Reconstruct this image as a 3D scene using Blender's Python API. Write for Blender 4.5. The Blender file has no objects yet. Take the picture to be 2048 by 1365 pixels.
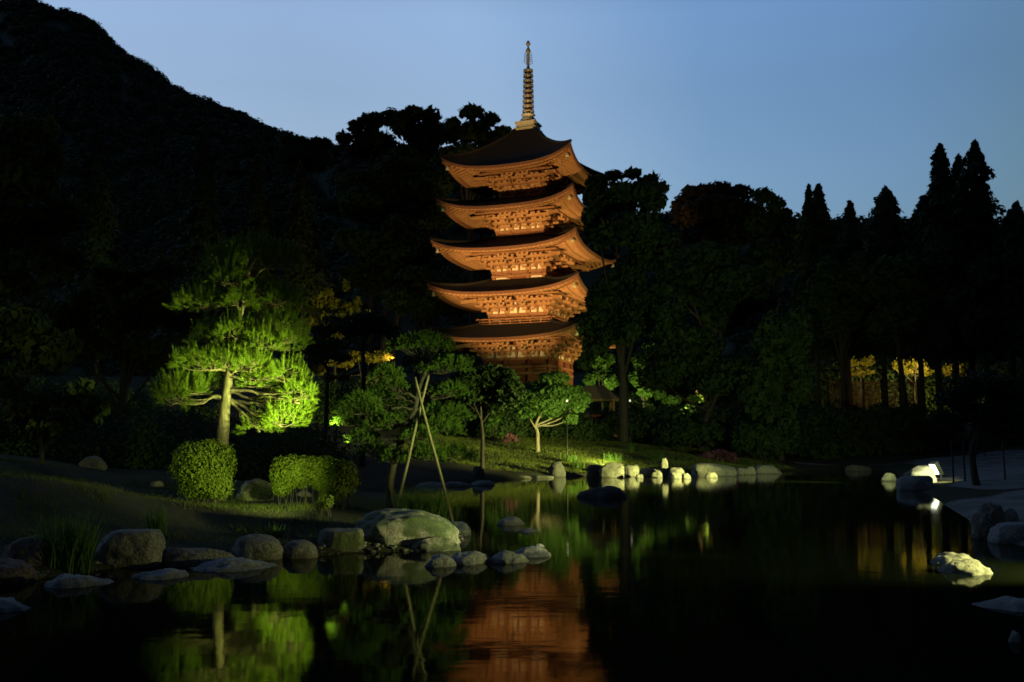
import bpy, bmesh, math, random
import numpy as np
from mathutils import noise as mnoise, Vector, Matrix

sc = bpy.context.scene
COL = sc.collection
random.seed(7)
RNG = np.random.default_rng(11)
R = math.radians

# ------------------------------------------------------------------ camera
CAMZ = 1.3
FPX = 1990.0                     # focal length in pixels of the 2048 px wide photograph
PITCH = math.atan(212.5 / FPX)
cd = bpy.data.cameras.new('camera')
cam = bpy.data.objects.new('camera', cd)
COL.objects.link(cam)
cam.location = (0, 0, CAMZ)
cam.rotation_euler = (math.pi / 2 + PITCH, 0, 0)
cd.sensor_width = 36.0
cd.lens = 36.0 * FPX / 2048
cd.clip_start = 0.05
cd.clip_end = 3000
cd.dof.use_dof = True
cd.dof.focus_distance = 15.5
cd.dof.aperture_fstop = 2.0
sc.camera = cam

# ------------------------------------------------------------------ sky and exposure
w = bpy.data.worlds.new('World')
sc.world = w
w.use_nodes = True
wt = w.node_tree
sky = wt.nodes.new('ShaderNodeTexSky')
sky.sky_type = 'NISHITA'
sky.sun_disc = False
sky.sun_elevation = R(-1.6)
sky.sun_rotation = R(-38)
sky.ozone_density = 1.6
sky.air_density = 1.0
sky.dust_density = 0.6
bg = wt.nodes['Background']
# the twilight glow lies low ahead to the left; the sky overhead and behind is already dark
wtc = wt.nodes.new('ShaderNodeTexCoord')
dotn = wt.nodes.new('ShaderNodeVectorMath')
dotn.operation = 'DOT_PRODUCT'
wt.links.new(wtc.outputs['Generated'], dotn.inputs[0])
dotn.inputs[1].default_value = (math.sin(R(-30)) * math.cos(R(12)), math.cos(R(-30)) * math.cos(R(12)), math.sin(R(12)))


def world_ramp(src, lo, hi, stops):
    mr = wt.nodes.new('ShaderNodeMapRange')
    mr.inputs['From Min'].default_value = lo
    mr.inputs['From Max'].default_value = hi
    wt.links.new(src, mr.inputs['Value'])
    r = wt.nodes.new('ShaderNodeValToRGB')
    el = r.color_ramp.elements
    while len(el) < len(stops):
        el.new(.5)
    for e, (p, c) in zip(el, stops):
        e.position = (p - lo) / (hi - lo)
        e.color = (*c, 1) if isinstance(c, tuple) else (c, c, c, 1)
    wt.links.new(mr.outputs[0], r.inputs[0])
    return r.outputs[0]


def world_mul(a, b):
    mx = wt.nodes.new('ShaderNodeMix')
    mx.data_type = 'RGBA'
    mx.blend_type = 'MULTIPLY'
    mx.inputs[0].default_value = 1
    wt.links.new(a, mx.inputs[6])
    wt.links.new(b, mx.inputs[7])
    return mx.outputs[2]


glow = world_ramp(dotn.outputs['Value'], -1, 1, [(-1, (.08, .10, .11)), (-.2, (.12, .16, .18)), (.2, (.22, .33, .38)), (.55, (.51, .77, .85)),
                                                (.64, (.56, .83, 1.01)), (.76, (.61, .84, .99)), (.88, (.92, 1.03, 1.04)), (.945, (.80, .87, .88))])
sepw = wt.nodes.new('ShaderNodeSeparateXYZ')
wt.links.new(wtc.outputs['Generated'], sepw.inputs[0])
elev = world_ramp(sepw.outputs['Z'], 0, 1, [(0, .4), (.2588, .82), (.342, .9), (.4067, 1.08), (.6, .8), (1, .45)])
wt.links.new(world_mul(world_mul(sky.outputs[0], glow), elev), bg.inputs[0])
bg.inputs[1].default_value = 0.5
vs = sc.view_settings
vs.view_transform = 'Standard'
vs.look = 'None'
vs.gamma = 1.0
vs.exposure = 2.0
sc.render.engine = 'CYCLES'
cy = sc.cycles
cy.use_denoising = True
cy.max_bounces = 6
cy.diffuse_bounces = 2
cy.glossy_bounces = 3
cy.transmission_bounces = 3
cy.transparent_max_bounces = 6
cy.sample_clamp_indirect = 4.0


# ------------------------------------------------------------------ helpers
def at(u, v, Y):
    """point at forward distance Y seen at photograph pixel (u, v)"""
    x = (u - 1024) / FPX
    y = (682.5 - v) / FPX
    dy = math.cos(PITCH) - y * math.sin(PITCH)
    dz = math.sin(PITCH) + y * math.cos(PITCH)
    k = Y / dy
    return Vector((x * k, Y, CAMZ + dz * k))


def gy(v, z=0.0):
    """forward distance at which pixel row v meets height z"""
    y = (682.5 - v) / FPX
    dy = math.cos(PITCH) - y * math.sin(PITCH)
    dz = math.sin(PITCH) + y * math.cos(PITCH)
    return (z - CAMZ) / dz * dy


def G(u, v, z=0.0):
    return at(u, v, gy(v, z))


def tag(o, label=None, cat=None, group=None, kind=None):
    if label:
        o['label'] = label
    if cat:
        o['category'] = cat
    if group:
        o['group'] = group
    if kind:
        o['kind'] = kind
    return o


def empty(name, loc, rz=0.0):
    o = bpy.data.objects.new(name, None)
    COL.objects.link(o)
    o.location = loc
    o.rotation_euler = (0, 0, rz)
    return o


def link(name, me, mat, parent=None, loc=None):
    o = bpy.data.objects.new(name, me)
    COL.objects.link(o)
    if mat is not None and len(me.materials) == 0:
        me.materials.append(mat)
    if parent is not None:
        o.parent = parent
    if loc is not None:
        o.location = loc
    return o


class MB:
    def __init__(s):
        s.v = []
        s.f = []

    def add(s, vs_, fs_):
        n = len(s.v)
        s.v += [tuple(p) for p in vs_]
        s.f += [tuple(i + n for i in f) for f in fs_]

    def box(s, c, d, rz=0.0, taper=1.0):
        hx, hy, hz = d[0] / 2, d[1] / 2, d[2] / 2
        cr, sr = math.cos(rz), math.sin(rz)
        vs_ = []
        for z in (-1, 1):
            k = taper if z > 0 else 1.0
            for (a, b) in ((-1, -1), (1, -1), (1, 1), (-1, 1)):
                x, y = a * hx * k, b * hy * k
                vs_.append((c[0] + x * cr - y * sr, c[1] + x * sr + y * cr, c[2] + z * hz))
        s.add(vs_, [(0, 3, 2, 1), (4, 5, 6, 7), (0, 1, 5, 4), (1, 2, 6, 5), (2, 3, 7, 6), (3, 0, 4, 7)])

    def bar(s, a, b, wd, ht):
        a, b = Vector(a), Vector(b)
        d = (b - a)
        if d.length < 1e-6:
            return
        d.normalize()
        sd = d.cross(Vector((0, 0, 1)))
        if sd.length < 1e-4:
            sd = Vector((1, 0, 0))
        sd.normalize()
        up = sd.cross(d)
        vs_ = []
        for p in (a, b):
            for (i, j) in ((-1, -1), (1, -1), (1, 1), (-1, 1)):
                vs_.append(p + sd * (i * wd / 2) + up * (j * ht / 2))
        s.add(vs_, [(0, 3, 2, 1), (4, 5, 6, 7), (0, 1, 5, 4), (1, 2, 6, 5), (2, 3, 7, 6), (3, 0, 4, 7)])

    def tube(s, pts, rad, n=8, rough=0.0):
        pts = [Vector(p) for p in pts]
        vs_ = []
        for i, p in enumerate(pts):
            d = (pts[min(i + 1, len(pts) - 1)] - pts[max(i - 1, 0)])
            if d.length < 1e-9:
                d = Vector((0, 0, 1))
            d.normalize()
            a = d.cross(Vector((0.31, 0.95, 0.05)))
            a.normalize()
            b = d.cross(a)
            for k in range(n):
                t = 2 * math.pi * k / n
                r = rad[i] * (1 + rough * (random.random() - .5))
                vs_.append(p + a * (r * math.cos(t)) + b * (r * math.sin(t)))
        fs_ = []
        for i in range(len(pts) - 1):
            for k in range(n):
                fs_.append((i * n + k, i * n + (k + 1) % n, (i + 1) * n + (k + 1) % n, (i + 1) * n + k))
        fs_.append(tuple(range(n - 1, -1, -1)))
        fs_.append(tuple((len(pts) - 1) * n + k for k in range(n)))
        s.add(vs_, fs_)

    def lathe(s, prof, n=16, c=(0, 0, 0)):
        vs_ = []
        for (r, z) in prof:
            for k in range(n):
                t = 2 * math.pi * k / n
                vs_.append((c[0] + r * math.cos(t), c[1] + r * math.sin(t), c[2] + z))
        fs_ = []
        for i in range(len(prof) - 1):
            for k in range(n):
                fs_.append((i * n + k, i * n + (k + 1) % n, (i + 1) * n + (k + 1) % n, (i + 1) * n + k))
        fs_.append(tuple(range(n - 1, -1, -1)))
        fs_.append(tuple((len(prof) - 1) * n + k for k in range(n)))
        s.add(vs_, fs_)

    def mesh(s, name, smooth=False):
        me = bpy.data.meshes.new(name)
        me.from_pydata(s.v, [], s.f)
        if smooth:
            me.polygons.foreach_set('use_smooth', [True] * len(me.polygons))
        me.update()
        return me

    def build(s, name, mat, parent=None, smooth=False, loc=None):
        return link(name, s.mesh(name, smooth), mat, parent, loc)


def raw_mesh(name, V, nper):
    """mesh of separate nper-gons from an array (N*nper, 3)"""
    me = bpy.data.meshes.new(name)
    n = len(V)
    me.vertices.add(n)
    me.vertices.foreach_set('co', np.ascontiguousarray(V, np.float32).ravel())
    me.loops.add(n)
    me.loops.foreach_set('vertex_index', np.arange(n, dtype=np.int32))
    me.polygons.add(n // nper)
    me.polygons.foreach_set('loop_start', np.arange(0, n, nper, dtype=np.int32))
    me.update(calc_edges=True)
    return me


def unit(a):
    return a / np.maximum(np.linalg.norm(a, axis=1, keepdims=True), 1e-9)


def rand_dir(n):
    return unit(RNG.normal(size=(n, 3)))


def leaf_verts(C, size, nrm, elong=1.7):
    """rhombic leaves at centres C facing roughly nrm"""
    n = len(C)
    nrm = unit(nrm)
    a = unit(np.cross(nrm, rand_dir(n)))
    b = np.cross(nrm, a)
    s = np.asarray(size).reshape(-1, 1) * np.ones((n, 1))
    L = a * s * elong * .5
    W_ = b * s * .5
    bend = nrm * s * .12
    V = np.stack([C - L, C - W_ + bend, C + L, C + W_ + bend], axis=1)
    return V.reshape(-1, 3)


def spline(pts, n=6):
    P = [Vector(p) for p in pts]
    if len(P) < 3:
        return [P[0].lerp(P[-1], i / n) for i in range(n + 1)]
    out = []
    for i in range(len(P) - 1):
        p0, p1, p2, p3 = P[max(i - 1, 0)], P[i], P[i + 1], P[min(i + 2, len(P) - 1)]
        for k in range(n):
            t = k / n
            out.append(0.5 * ((2 * p1) + (p2 - p0) * t + (2 * p0 - 5 * p1 + 4 * p2 - p3) * t * t
                              + (3 * p1 - p0 - 3 * p2 + p3) * t ** 3))
    out.append(P[-1])
    return out


def limb(mb, pts, r0, r1, n=8, seg=5, rough=.18, wob=0.0):
    S = spline(pts, seg)
    if wob:
        S = [p + Vector((random.uniform(-wob, wob), random.uniform(-wob, wob), random.uniform(-wob, wob)))
             if 0 < i < len(S) - 1 else p for i, p in enumerate(S)]
    m = len(S) - 1
    mb.tube(S, [r0 + (r1 - r0) * (i / m) ** .8 for i in range(m + 1)], n, rough)
    return S


# ------------------------------------------------------------------ materials
def new_mat(name):
    m = bpy.data.materials.new(name)
    m.use_nodes = True
    nt = m.node_tree
    return m, nt, nt.nodes['Principled BSDF'], nt.nodes['Material Output']


def ramp(nt, src, stops):
    r = nt.nodes.new('ShaderNodeValToRGB')
    el = r.color_ramp.elements
    while len(el) < len(stops):
        el.new(0.5)
    for e, (p, c) in zip(el, stops):
        e.position = p
        e.color = (c[0], c[1], c[2], 1)
    nt.links.new(src, r.inputs[0])
    return r.outputs[0]


def noise_node(nt, scale, detail=4, rough=.55, coord='Object', vec=None):
    n = nt.nodes.new('ShaderNodeTexNoise')
    n.inputs['Scale'].default_value = scale
    n.inputs['Detail'].default_value = detail
    n.inputs['Roughness'].default_value = rough
    if vec is None:
        tc = nt.nodes.new('ShaderNodeTexCoord')
        vec = tc.outputs[coord]
    nt.links.new(vec, n.inputs['Vector'])
    return n.outputs['Fac']


def mixc(nt, fac, a, b, mode='MIX'):
    m = nt.nodes.new('ShaderNodeMix')
    m.data_type = 'RGBA'
    m.blend_type = mode
    for sock, val in ((m.inputs[0], fac), (m.inputs[6], a), (m.inputs[7], b)):
        if isinstance(val, (int, float)):
            sock.default_value = val
        elif isinstance(val, tuple):
            sock.default_value = (val[0], val[1], val[2], 1)
        else:
            nt.links.new(val, sock)
    return m.outputs[2]


def bump(nt, bsdf, height, strength, dist=.02):
    b = nt.nodes.new('ShaderNodeBump')
    b.inputs['Strength'].default_value = strength
    b.inputs['Distance'].default_value = dist
    nt.links.new(height, b.inputs['Height'])
    nt.links.new(b.outputs[0], bsdf.inputs['Normal'])


def leaf_mat(name, c1, c2, transl=.35, scale=1.5, rough=.6, spec=.08):
    m, nt, b, out = new_mat(name)
    geo = nt.nodes.new('ShaderNodeNewGeometry')
    col = ramp(nt, geo.outputs['Random Per Island'], [(0, c1), (1, c2)])
    nz = noise_node(nt, scale, 2)
    col = mixc(nt, ramp(nt, nz, [(.35, (0, 0, 0)), (.7, (1, 1, 1))]), col,
               tuple(.5 * (x + y) * 1.35 for x, y in zip(c1, c2)))
    nt.links.new(col, b.inputs['Base Color'])
    b.inputs['Roughness'].default_value = rough
    b.inputs['Specular IOR Level'].default_value = spec
    t = nt.nodes.new('ShaderNodeBsdfTranslucent')
    nt.links.new(col, t.inputs[0])
    mx = nt.nodes.new('ShaderNodeMixShader')
    mx.inputs[0].default_value = transl
    nt.links.new(b.outputs[0], mx.inputs[1])
    nt.links.new(t.outputs[0], mx.inputs[2])
    nt.links.new(mx.outputs[0], out.inputs[0])
    return m


def stone_mat(name, c1, c2, moss=None, moss_amt=.0, scale=3.0):
    m, nt, b, out = new_mat(name)
    tc = nt.nodes.new('ShaderNodeTexCoord')
    big = noise_node(nt, scale, 6, .6, vec=tc.outputs['Object'])
    fine = noise_node(nt, scale * 12, 4, .7, vec=tc.outputs['Object'])
    col = ramp(nt, big, [(.3, c1), (.7, c2)])
    col = mixc(nt, ramp(nt, fine, [(.42, (0, 0, 0)), (.62, (1, 1, 1))]), col, tuple(x * .55 for x in c1))
    vor = nt.nodes.new('ShaderNodeTexVoronoi')
    vor.inputs['Scale'].default_value = scale * 4
    nt.links.new(tc.outputs['Object'], vor.inputs['Vector'])
    lich = ramp(nt, vor.outputs['Distance'], [(.12, (1, 1, 1)), (.22, (0, 0, 0))])
    l2 = mixc(nt, 1.0, lich, ramp(nt, noise_node(nt, scale * 1.3, 2, vec=tc.outputs['Object']),
                                  [(.56, (0, 0, 0)), (.66, (.45, .45, .45))]), 'MULTIPLY')
    col = mixc(nt, l2, col, tuple(min(.6, x * 1.5) for x in c2))
    vc = nt.nodes.new('ShaderNodeTexVoronoi')
    vc.feature = 'DISTANCE_TO_EDGE'
    vc.inputs['Scale'].default_value = scale * .55
    wn = nt.nodes.new('ShaderNodeMix')
    wn.data_type = 'RGBA'
    wn.inputs[0].default_value = .22
    nzc = nt.nodes.new('ShaderNodeTexNoise')
    nzc.inputs['Scale'].default_value = scale * 1.5
    nzc.inputs['Detail'].default_value = 5
    nt.links.new(tc.outputs['Object'], nzc.inputs['Vector'])
    nt.links.new(tc.outputs['Object'], wn.inputs[6])
    nt.links.new(nzc.outputs['Color'], wn.inputs[7])
    nt.links.new(wn.outputs[2], vc.inputs['Vector'])
    crk = ramp(nt, vc.outputs['Distance'], [(.0, (1, 1, 1)), (.022, (0, 0, 0))])
    col = mixc(nt, mixc(nt, 1.0, crk, (.65, .65, .65), 'MULTIPLY'), col, tuple(x * .3 for x in c1))
    if moss:
        mm = ramp(nt, noise_node(nt, scale * .9, 5, .65, vec=tc.outputs['Object']),
                  [(.62 - moss_amt * .3, (0, 0, 0)), (.72 - moss_amt * .3, (1, 1, 1))])
        col = mixc(nt, mm, col, moss)
    # the stone is wet and stained just above the water
    gp = nt.nodes.new('ShaderNodeNewGeometry')
    sx_ = nt.nodes.new('ShaderNodeSeparateXYZ')
    nt.links.new(gp.outputs['Position'], sx_.inputs[0])
    za = nt.nodes.new('ShaderNodeMath')
    za.operation = 'MULTIPLY_ADD'
    nt.links.new(big, za.inputs[0])
    za.inputs[1].default_value = -.06
    nt.links.new(sx_.outputs['Z'], za.inputs[2])
    col = mixc(nt, ramp(nt, za.outputs[0], [(0, (.6, .6, .6)), (.03, (0, 0, 0))]), col, tuple(x * .35 for x in c1))
    nt.links.new(col, b.inputs['Base Color'])
    b.inputs['Roughness'].default_value = .8
    hm = nt.nodes.new('ShaderNodeMath')
    hm.operation = 'ADD'
    nt.links.new(big, hm.inputs[0])
    nt.links.new(fine, hm.inputs[1])
    bump(nt, b, hm.outputs[0], .8, .04)
    return m


def wood_mat(name, c1, c2, scale=4.0, rough=.75):
    m, nt, b, out = new_mat(name)
    tc = nt.nodes.new('ShaderNodeTexCoord')
    mp = nt.nodes.new('ShaderNodeMapping')
    mp.inputs['Scale'].default_value = (3, 3, .6)
    nt.links.new(tc.outputs['Object'], mp.inputs[0])
    f = noise_node(nt, scale, 5, .65, vec=mp.outputs[0])
    nt.links.new(ramp(nt, f, [(.3, c1), (.7, c2)]), b.inputs['Base Color'])
    b.inputs['Roughness'].default_value = rough
    b.inputs['Specular IOR Level'].default_value = .25
    bump(nt, b, f, .35, .02)
    return m


def plain_mat(name, c, rough=.7, metal=0.0, emit=None, es=0.0):
    m, nt, b, out = new_mat(name)
    f = noise_node(nt, 9, 4)
    nt.links.new(ramp(nt, f, [(.3, tuple(x * .82 for x in c)), (.7, c)]), b.inputs['Base Color'])
    b.inputs['Roughness'].default_value = rough
    b.inputs['Metallic'].default_value = metal
    if emit:
        b.inputs['Emission Color'].default_value = (*emit, 1)
        b.inputs['Emission Strength'].default_value = es
    return m


M = {}
M['leaf_dark'] = leaf_mat('leaf_dark', (.022, .042, .014), (.04, .065, .02), .3, .4)
M['leaf_olive'] = leaf_mat('leaf_olive', (.04, .055, .015), (.065, .08, .022), .3, .4)
M['leaf_brown'] = leaf_mat('leaf_brown', (.026, .022, .010), (.04, .03, .014), .3, .4)
M['leaf_gold'] = leaf_mat('leaf_gold', (.085, .085, .012), (.13, .115, .018), .4, .6)
M['leaf_green'] = leaf_mat('leaf_green', (.045, .095, .02), (.07, .13, .025), .4, 1.0)
M['leaf_maple'] = leaf_mat('leaf_maple', (.05, .10, .022), (.075, .14, .03), .45, .8)
M['leaf_bush'] = leaf_mat('leaf_bush', (.055, .085, .010), (.10, .13, .016), .3, 4.0)
M['needle'] = leaf_mat('needle', (.045, .085, .008), (.115, .155, .018), .35, 6.0)
M['needle_dark'] = leaf_mat('needle_dark', (.045, .085, .014), (.075, .125, .02), .3, 2.5)
M['conifer'] = leaf_mat('conifer', (.028, .04, .014), (.045, .055, .02), .2, .5)
M['conifer_dark'] = leaf_mat('conifer_dark', (.014, .028, .014), (.024, .04, .018), .2, .5)
M['blade'] = leaf_mat('blade', (.05, .10, .02), (.085, .15, .03), .35, 2.0)
M['lawn'] = leaf_mat('lawn', (.08, .11, .018), (.15, .17, .03), .4, 1.2)
M['bank_grass'] = leaf_mat('bank_grass', (.03, .042, .010), (.055, .062, .016), .25, 1.2)
M['azalea'] = leaf_mat('azalea', (.07, .04, .04), (.19, .07, .11), .3, 3.0)
M['forest'] = leaf_mat('forest', (.028, .04, .02), (.045, .06, .028), .1, .05)
M['bark'] = wood_mat('bark', (.07, .055, .04), (.22, .18, .13), 5)
M['bark_pine'] = wood_mat('bark_pine', (.025, .02, .014), (.13, .105, .075), 7)
M['bark_dark'] = wood_mat('bark_dark', (.016, .013, .010), (.045, .037, .028), 4)
M['bark_pale'] = wood_mat('bark_pale', (.2, .18, .14), (.36, .33, .26), 4)
M['pole'] = wood_mat('pole', (.10, .085, .05), (.18, .15, .09), 6, .75)
M['stone'] = stone_mat('stone', (.13, .12, .10), (.25, .235, .20), (.05, .065, .02), .15, 3.0)
M['stone_mossy'] = stone_mat('stone_mossy', (.17, .16, .12), (.30, .28, .22), (.05, .07, .02), .6, 3.5)
M['stone_grey'] = stone_mat('stone_grey', (.22, .225, .22), (.36, .36, .35), None, 0, 4.0)
M['stone_blue'] = stone_mat('stone_blue', (.17, .20, .20), (.30, .33, .33), None, 0, 4.0)
M['stone_brown'] = stone_mat('stone_brown', (.09, .06, .045), (.17, .125, .10), None, 0, 3.0)
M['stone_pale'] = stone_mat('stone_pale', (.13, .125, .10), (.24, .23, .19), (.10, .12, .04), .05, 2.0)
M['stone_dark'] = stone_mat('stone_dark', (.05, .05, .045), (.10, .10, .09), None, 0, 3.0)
M['bark_roof'] = wood_mat('bark_roof', (.005, .004, .0035), (.013, .010, .008), 3, .95)
M['timber'] = wood_mat('timber', (.15, .068, .032), (.26, .12, .058), 3)
M['timber_red'] = wood_mat('timber_red', (.12, .038, .022), (.19, .062, .035), 3)
M['timber_pale'] = wood_mat('timber_pale', (.20, .10, .046), (.34, .185, .085), 3)
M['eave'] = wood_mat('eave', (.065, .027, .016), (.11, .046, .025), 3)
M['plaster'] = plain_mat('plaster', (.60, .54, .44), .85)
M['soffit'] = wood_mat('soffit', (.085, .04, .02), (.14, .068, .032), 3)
M['bronze'] = plain_mat('bronze', (.36, .27, .14), .5, .3)
M['bronze_green'] = plain_mat('bronze_green', (.42, .38, .26), .6, .1)
M['iron'] = plain_mat('iron', (.015, .015, .015), .5, .4)
M['lamp_glass'] = plain_mat('lamp_glass', (.8, .8, .75), .3, 0, (1.0, .92, .7), .2)
M['flood_glass'] = plain_mat('flood_glass', (.8, .8, .75), .3, 0, (.9, 1.0, .75), 1.0)
M['thatch'] = wood_mat('thatch', (.10, .07, .03), (.2, .14, .06), 5)
M['bamboo'] = wood_mat('bamboo', (.16, .10, .05), (.28, .17, .09), 5)

# ground: dark soil with moss and thin grass
m, nt, b, out = new_mat('soil')
tc = nt.nodes.new('ShaderNodeTexCoord')
n1 = noise_node(nt, .55, 6, .6, vec=tc.outputs['Object'])
n2 = noise_node(nt, 9.0, 5, .7, vec=tc.outputs['Object'])
c = ramp(nt, n1, [(.35, (.03, .024, .016)), (.5, (.026, .029, .012)), (.68, (.028, .042, .012))])
c = mixc(nt, ramp(nt, n2, [(.4, (0, 0, 0)), (.7, (1, 1, 1))]), c, (.05, .042, .026))
nt.links.new(c, b.inputs['Base Color'])
b.inputs['Roughness'].default_value = .95
b.inputs['Specular IOR Level'].default_value = .1
bump(nt, b, n2, .7, .04)
M['soil'] = m
m, nt, b, out = new_mat('gravel')
tc = nt.nodes.new('ShaderNodeTexCoord')
n2 = noise_node(nt, 55.0, 3, .7, vec=tc.outputs['Object'])
n1 = noise_node(nt, .8, 4, .6, vec=tc.outputs['Object'])
c = ramp(nt, n2, [(.3, (.06, .058, .055)), (.7, (.24, .23, .22))])
c = mixc(nt, ramp(nt, n1, [(.4, (0, 0, 0)), (.6, (.75, .75, .75))]), c, (.05, .048, .035))
nt.links.new(c, b.inputs['Base Color'])
b.inputs['Roughness'].default_value = .9
bump(nt, b, n2, .6, .02)
M['gravel'] = m
m, nt, b, out = new_mat('pond_water')
b.inputs['Base Color'].default_value = (.0025, .0035, .0018, 1)
b.inputs['Roughness'].default_value = .045
b.inputs['IOR'].default_value = 1.09
tc = nt.nodes.new('ShaderNodeTexCoord')
mp = nt.nodes.new('ShaderNodeMapping')
mp.inputs['Scale'].default_value = (.55, 1.0, 1.0)
nt.links.new(tc.outputs['Object'], mp.inputs[0])
n1 = noise_node(nt, 5.0, 3, .5, vec=mp.outputs[0])
n2 = noise_node(nt, .7, 2, .5, vec=mp.outputs[0])
hm = nt.nodes.new('ShaderNodeMath')
hm.operation = 'MULTIPLY'
nt.links.new(n1, hm.inputs[0])
nt.links.new(n2, hm.inputs[1])
bump(nt, b, hm.outputs[0], .10, .02)
M['water'] = m

# ------------------------------------------------------------------ terrain
POND_PX = [(-200, 1215), (0, 1172), (200, 1140), (440, 1125), (640, 1112), (720, 1106), (860, 1102), (912, 1092),
           (935, 1070), (905, 1040), (850, 1012), (800, 996), (700, 984), (760, 974), (840, 967), (990, 962),
           (1100, 955), (1180, 953), (1300, 952), (1480, 948), (1575, 943), (1700, 938), (1790, 942), (1800, 965),
           (1860, 992), (1940, 1040), (1960, 1075), (2048, 1092), (2150, 1112)]
POND = np.array([tuple(G(u, v)[:2]) for (u, v) in POND_PX] + [(7.2, 9), (6.5, 5), (5, 1.5), (-5, 1.5), (-6.5, 6)])


def pond_sd(X, Y):
    """signed distance to the pond outline, positive on land"""
    X = np.asarray(X, float)
    Y = np.asarray(Y, float)
    d = np.full(X.shape, 1e9)
    ins = np.zeros(X.shape, bool)
    n = len(POND)
    for i in range(n):
        ax, ay = POND[i]
        bx, by = POND[(i + 1) % n]
        ex, ey = bx - ax, by - ay
        t = np.clip(((X - ax) * ex + (Y - ay) * ey) / (ex * ex + ey * ey), 0, 1)
        d = np.minimum(d, np.hypot(X - ax - t * ex, Y - ay - t * ey))
        c_ = ((ay > Y) != (by > Y)) & (X < (bx - ax) * (Y - ay) / (by - ay + 1e-12) + ax)
        ins ^= c_
    return np.where(ins, -d, d)


def sm(a, b, x):
    t = np.clip((x - a) / (b - a), 0, 1)
    return t * t * (3 - 2 * t)


def H(X, Y):
    X = np.asarray(X, float)
    Y = np.asarray(Y, float)
    d = pond_sd(X, Y)
    k = .068 + .06 * sm(26, 52, Y) * (1 - sm(9, 17, X)) + .03 * sm(45, 70, Y) * sm(9, 17, X)
    land = .10 * (1 - np.exp(-np.maximum(d, 0) / .22)) + k * np.minimum(np.maximum(d, 0), 34)
    land = land + .42 * np.exp(-(((X + 7.6) / 2.1) ** 2 + ((Y - 14.3) / 1.9) ** 2))
    land = land + .35 * np.exp(-(((X + 15) / 5) ** 2 + ((Y - 25) / 5) ** 2))
    land = land + .16 * np.maximum(Y - 97, 0) * (1 - sm(20, 60, X))
    land = land + .05 * (np.sin(X * 1.3 + Y * .7) + np.sin(X * .6 - Y * 1.1 + 2)) * sm(.4, 2.5, d)
    return np.where(d > 0, land, -np.minimum(-d * .55, .7))


def h(x, y):
    return float(H(np.array([x]), np.array([y]))[0])


def ground_hit(u, v, y0=9.0, y1=80.0):
    """first point of the ground seen at pixel (u, v)"""
    Y = y0
    while Y < y1:
        p = at(u, v, Y)
        if p.z <= h(p.x, Y):
            return p
        Y += .15
    return at(u, v, y1)


def graded(segs):
    out = []
    for (a, b, s) in segs:
        n = max(1, int(round((b - a) / s)))
        out += list(np.linspace(a, b, n, endpoint=False))
    out.append(segs[-1][1])
    return np.array(out)


def grid_mesh(name, xs, ys, zf, mask=None):
    XX, YY = np.meshgrid(xs, ys)
    ZZ = zf(XX, YY)
    nx, ny = len(xs), len(ys)
    me = bpy.data.meshes.new(name)
    idx = np.arange(nx * ny).reshape(ny, nx)
    q = np.stack([idx[:-1, :-1], idx[:-1, 1:], idx[1:, 1:], idx[1:, :-1]], -1).reshape(-1, 4)
    if mask is not None:
        mk = mask(XX, YY)
        keep = (mk[:-1, :-1] & mk[:-1, 1:] & mk[1:, 1:] & mk[1:, :-1]).ravel()
        q = q[keep]
    me.from_pydata(np.stack([XX, YY, ZZ], -1).reshape(-1, 3).tolist(), [], q.tolist())
    me.polygons.foreach_set('use_smooth', [True] * len(me.polygons))
    me.update()
    return me


xs = graded([(-900, -100, 80), (-100, -30, 7), (-30, -14, 1.0), (-14, 12, .22), (12, 40, .8), (40, 110, 7), (110, 900, 80)])
ys = graded([(-200, -20, 45), (-20, 2, 2), (2, 26, .22), (26, 60, .5), (60, 110, 2), (110, 300, 12), (300, 1500, 150)])
tag(link('ground', grid_mesh('ground', xs, ys, H), M['soil']), kind='structure')
gx = graded([(4, 14, .25), (14, 60, 1.0)])
gys = graded([(11, 30, .25), (30, 62, .7)])
lift = lambda X, Y: H(X, Y) + .012
tag(link('gravel_beach', grid_mesh('gravel_beach', gx, gys, lift,
    lambda X, Y: (pond_sd(X, Y) > -.5) & (Y < 23.5 + .5 * np.sin(X * 1.7)) & (X > 4.5)), M['gravel']), kind='structure')
tag(link('gravel_path', grid_mesh('gravel_path', gx, gys, lift,
    lambda X, Y: (pond_sd(X, Y) > .9 + .3 * np.sin(Y)) & (Y > 26.5 + .6 * np.sin(X * 1.3)) & (X > 9.5 + .2 * (Y - 26))), M['gravel']),
    kind='structure')
wm = MB()
wm.add([(-60, -5, 0), (60, -5, 0), (60, 62, 0), (-60, 62, 0)], [(0, 1, 2, 3)])
tag(wm.build('water', M['water']), kind='structure')

# hills
RIDGE = [(-900, 140, 300), (-500, 20, 330), (-200, -25, 330), (0, 2, 320), (55, 3, 315), (100, 18, 310), (175, 42, 305),
         (220, 88, 300), (300, 142, 290), (350, 182, 280), (420, 208, 270), (490, 238, 262), (560, 272, 255),
         (680, 300, 245), (900, 330, 235), (1150, 420, 230), (1400, 440, 220), (1700, 446, 215), (2050, 452, 215), (2500, 480, 215), (3200, 500, 215)]
rl = [at(u, v + 6, Y) for (u, v, Y) in RIDGE]
rs = spline(rl, 6)
hv, hf = [], []
NT = 16
for p in rs:
    fx = p.x / p.y
    for j in range(NT + 5):
        t = j / NT
        Yj = 118 + (p.y - 118) * t
        if t <= 1:
            z = (p.z) * (t ** 1.2)
        else:
            z = p.z - (t - 1) * p.z * 1.4
        hv.append((fx * Yj * (1 if t < 1 else p.y / Yj), Yj, z + (1.5 * math.sin(fx * 60 + j * 1.3) if 0 < t < .9 else 0)))
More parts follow.
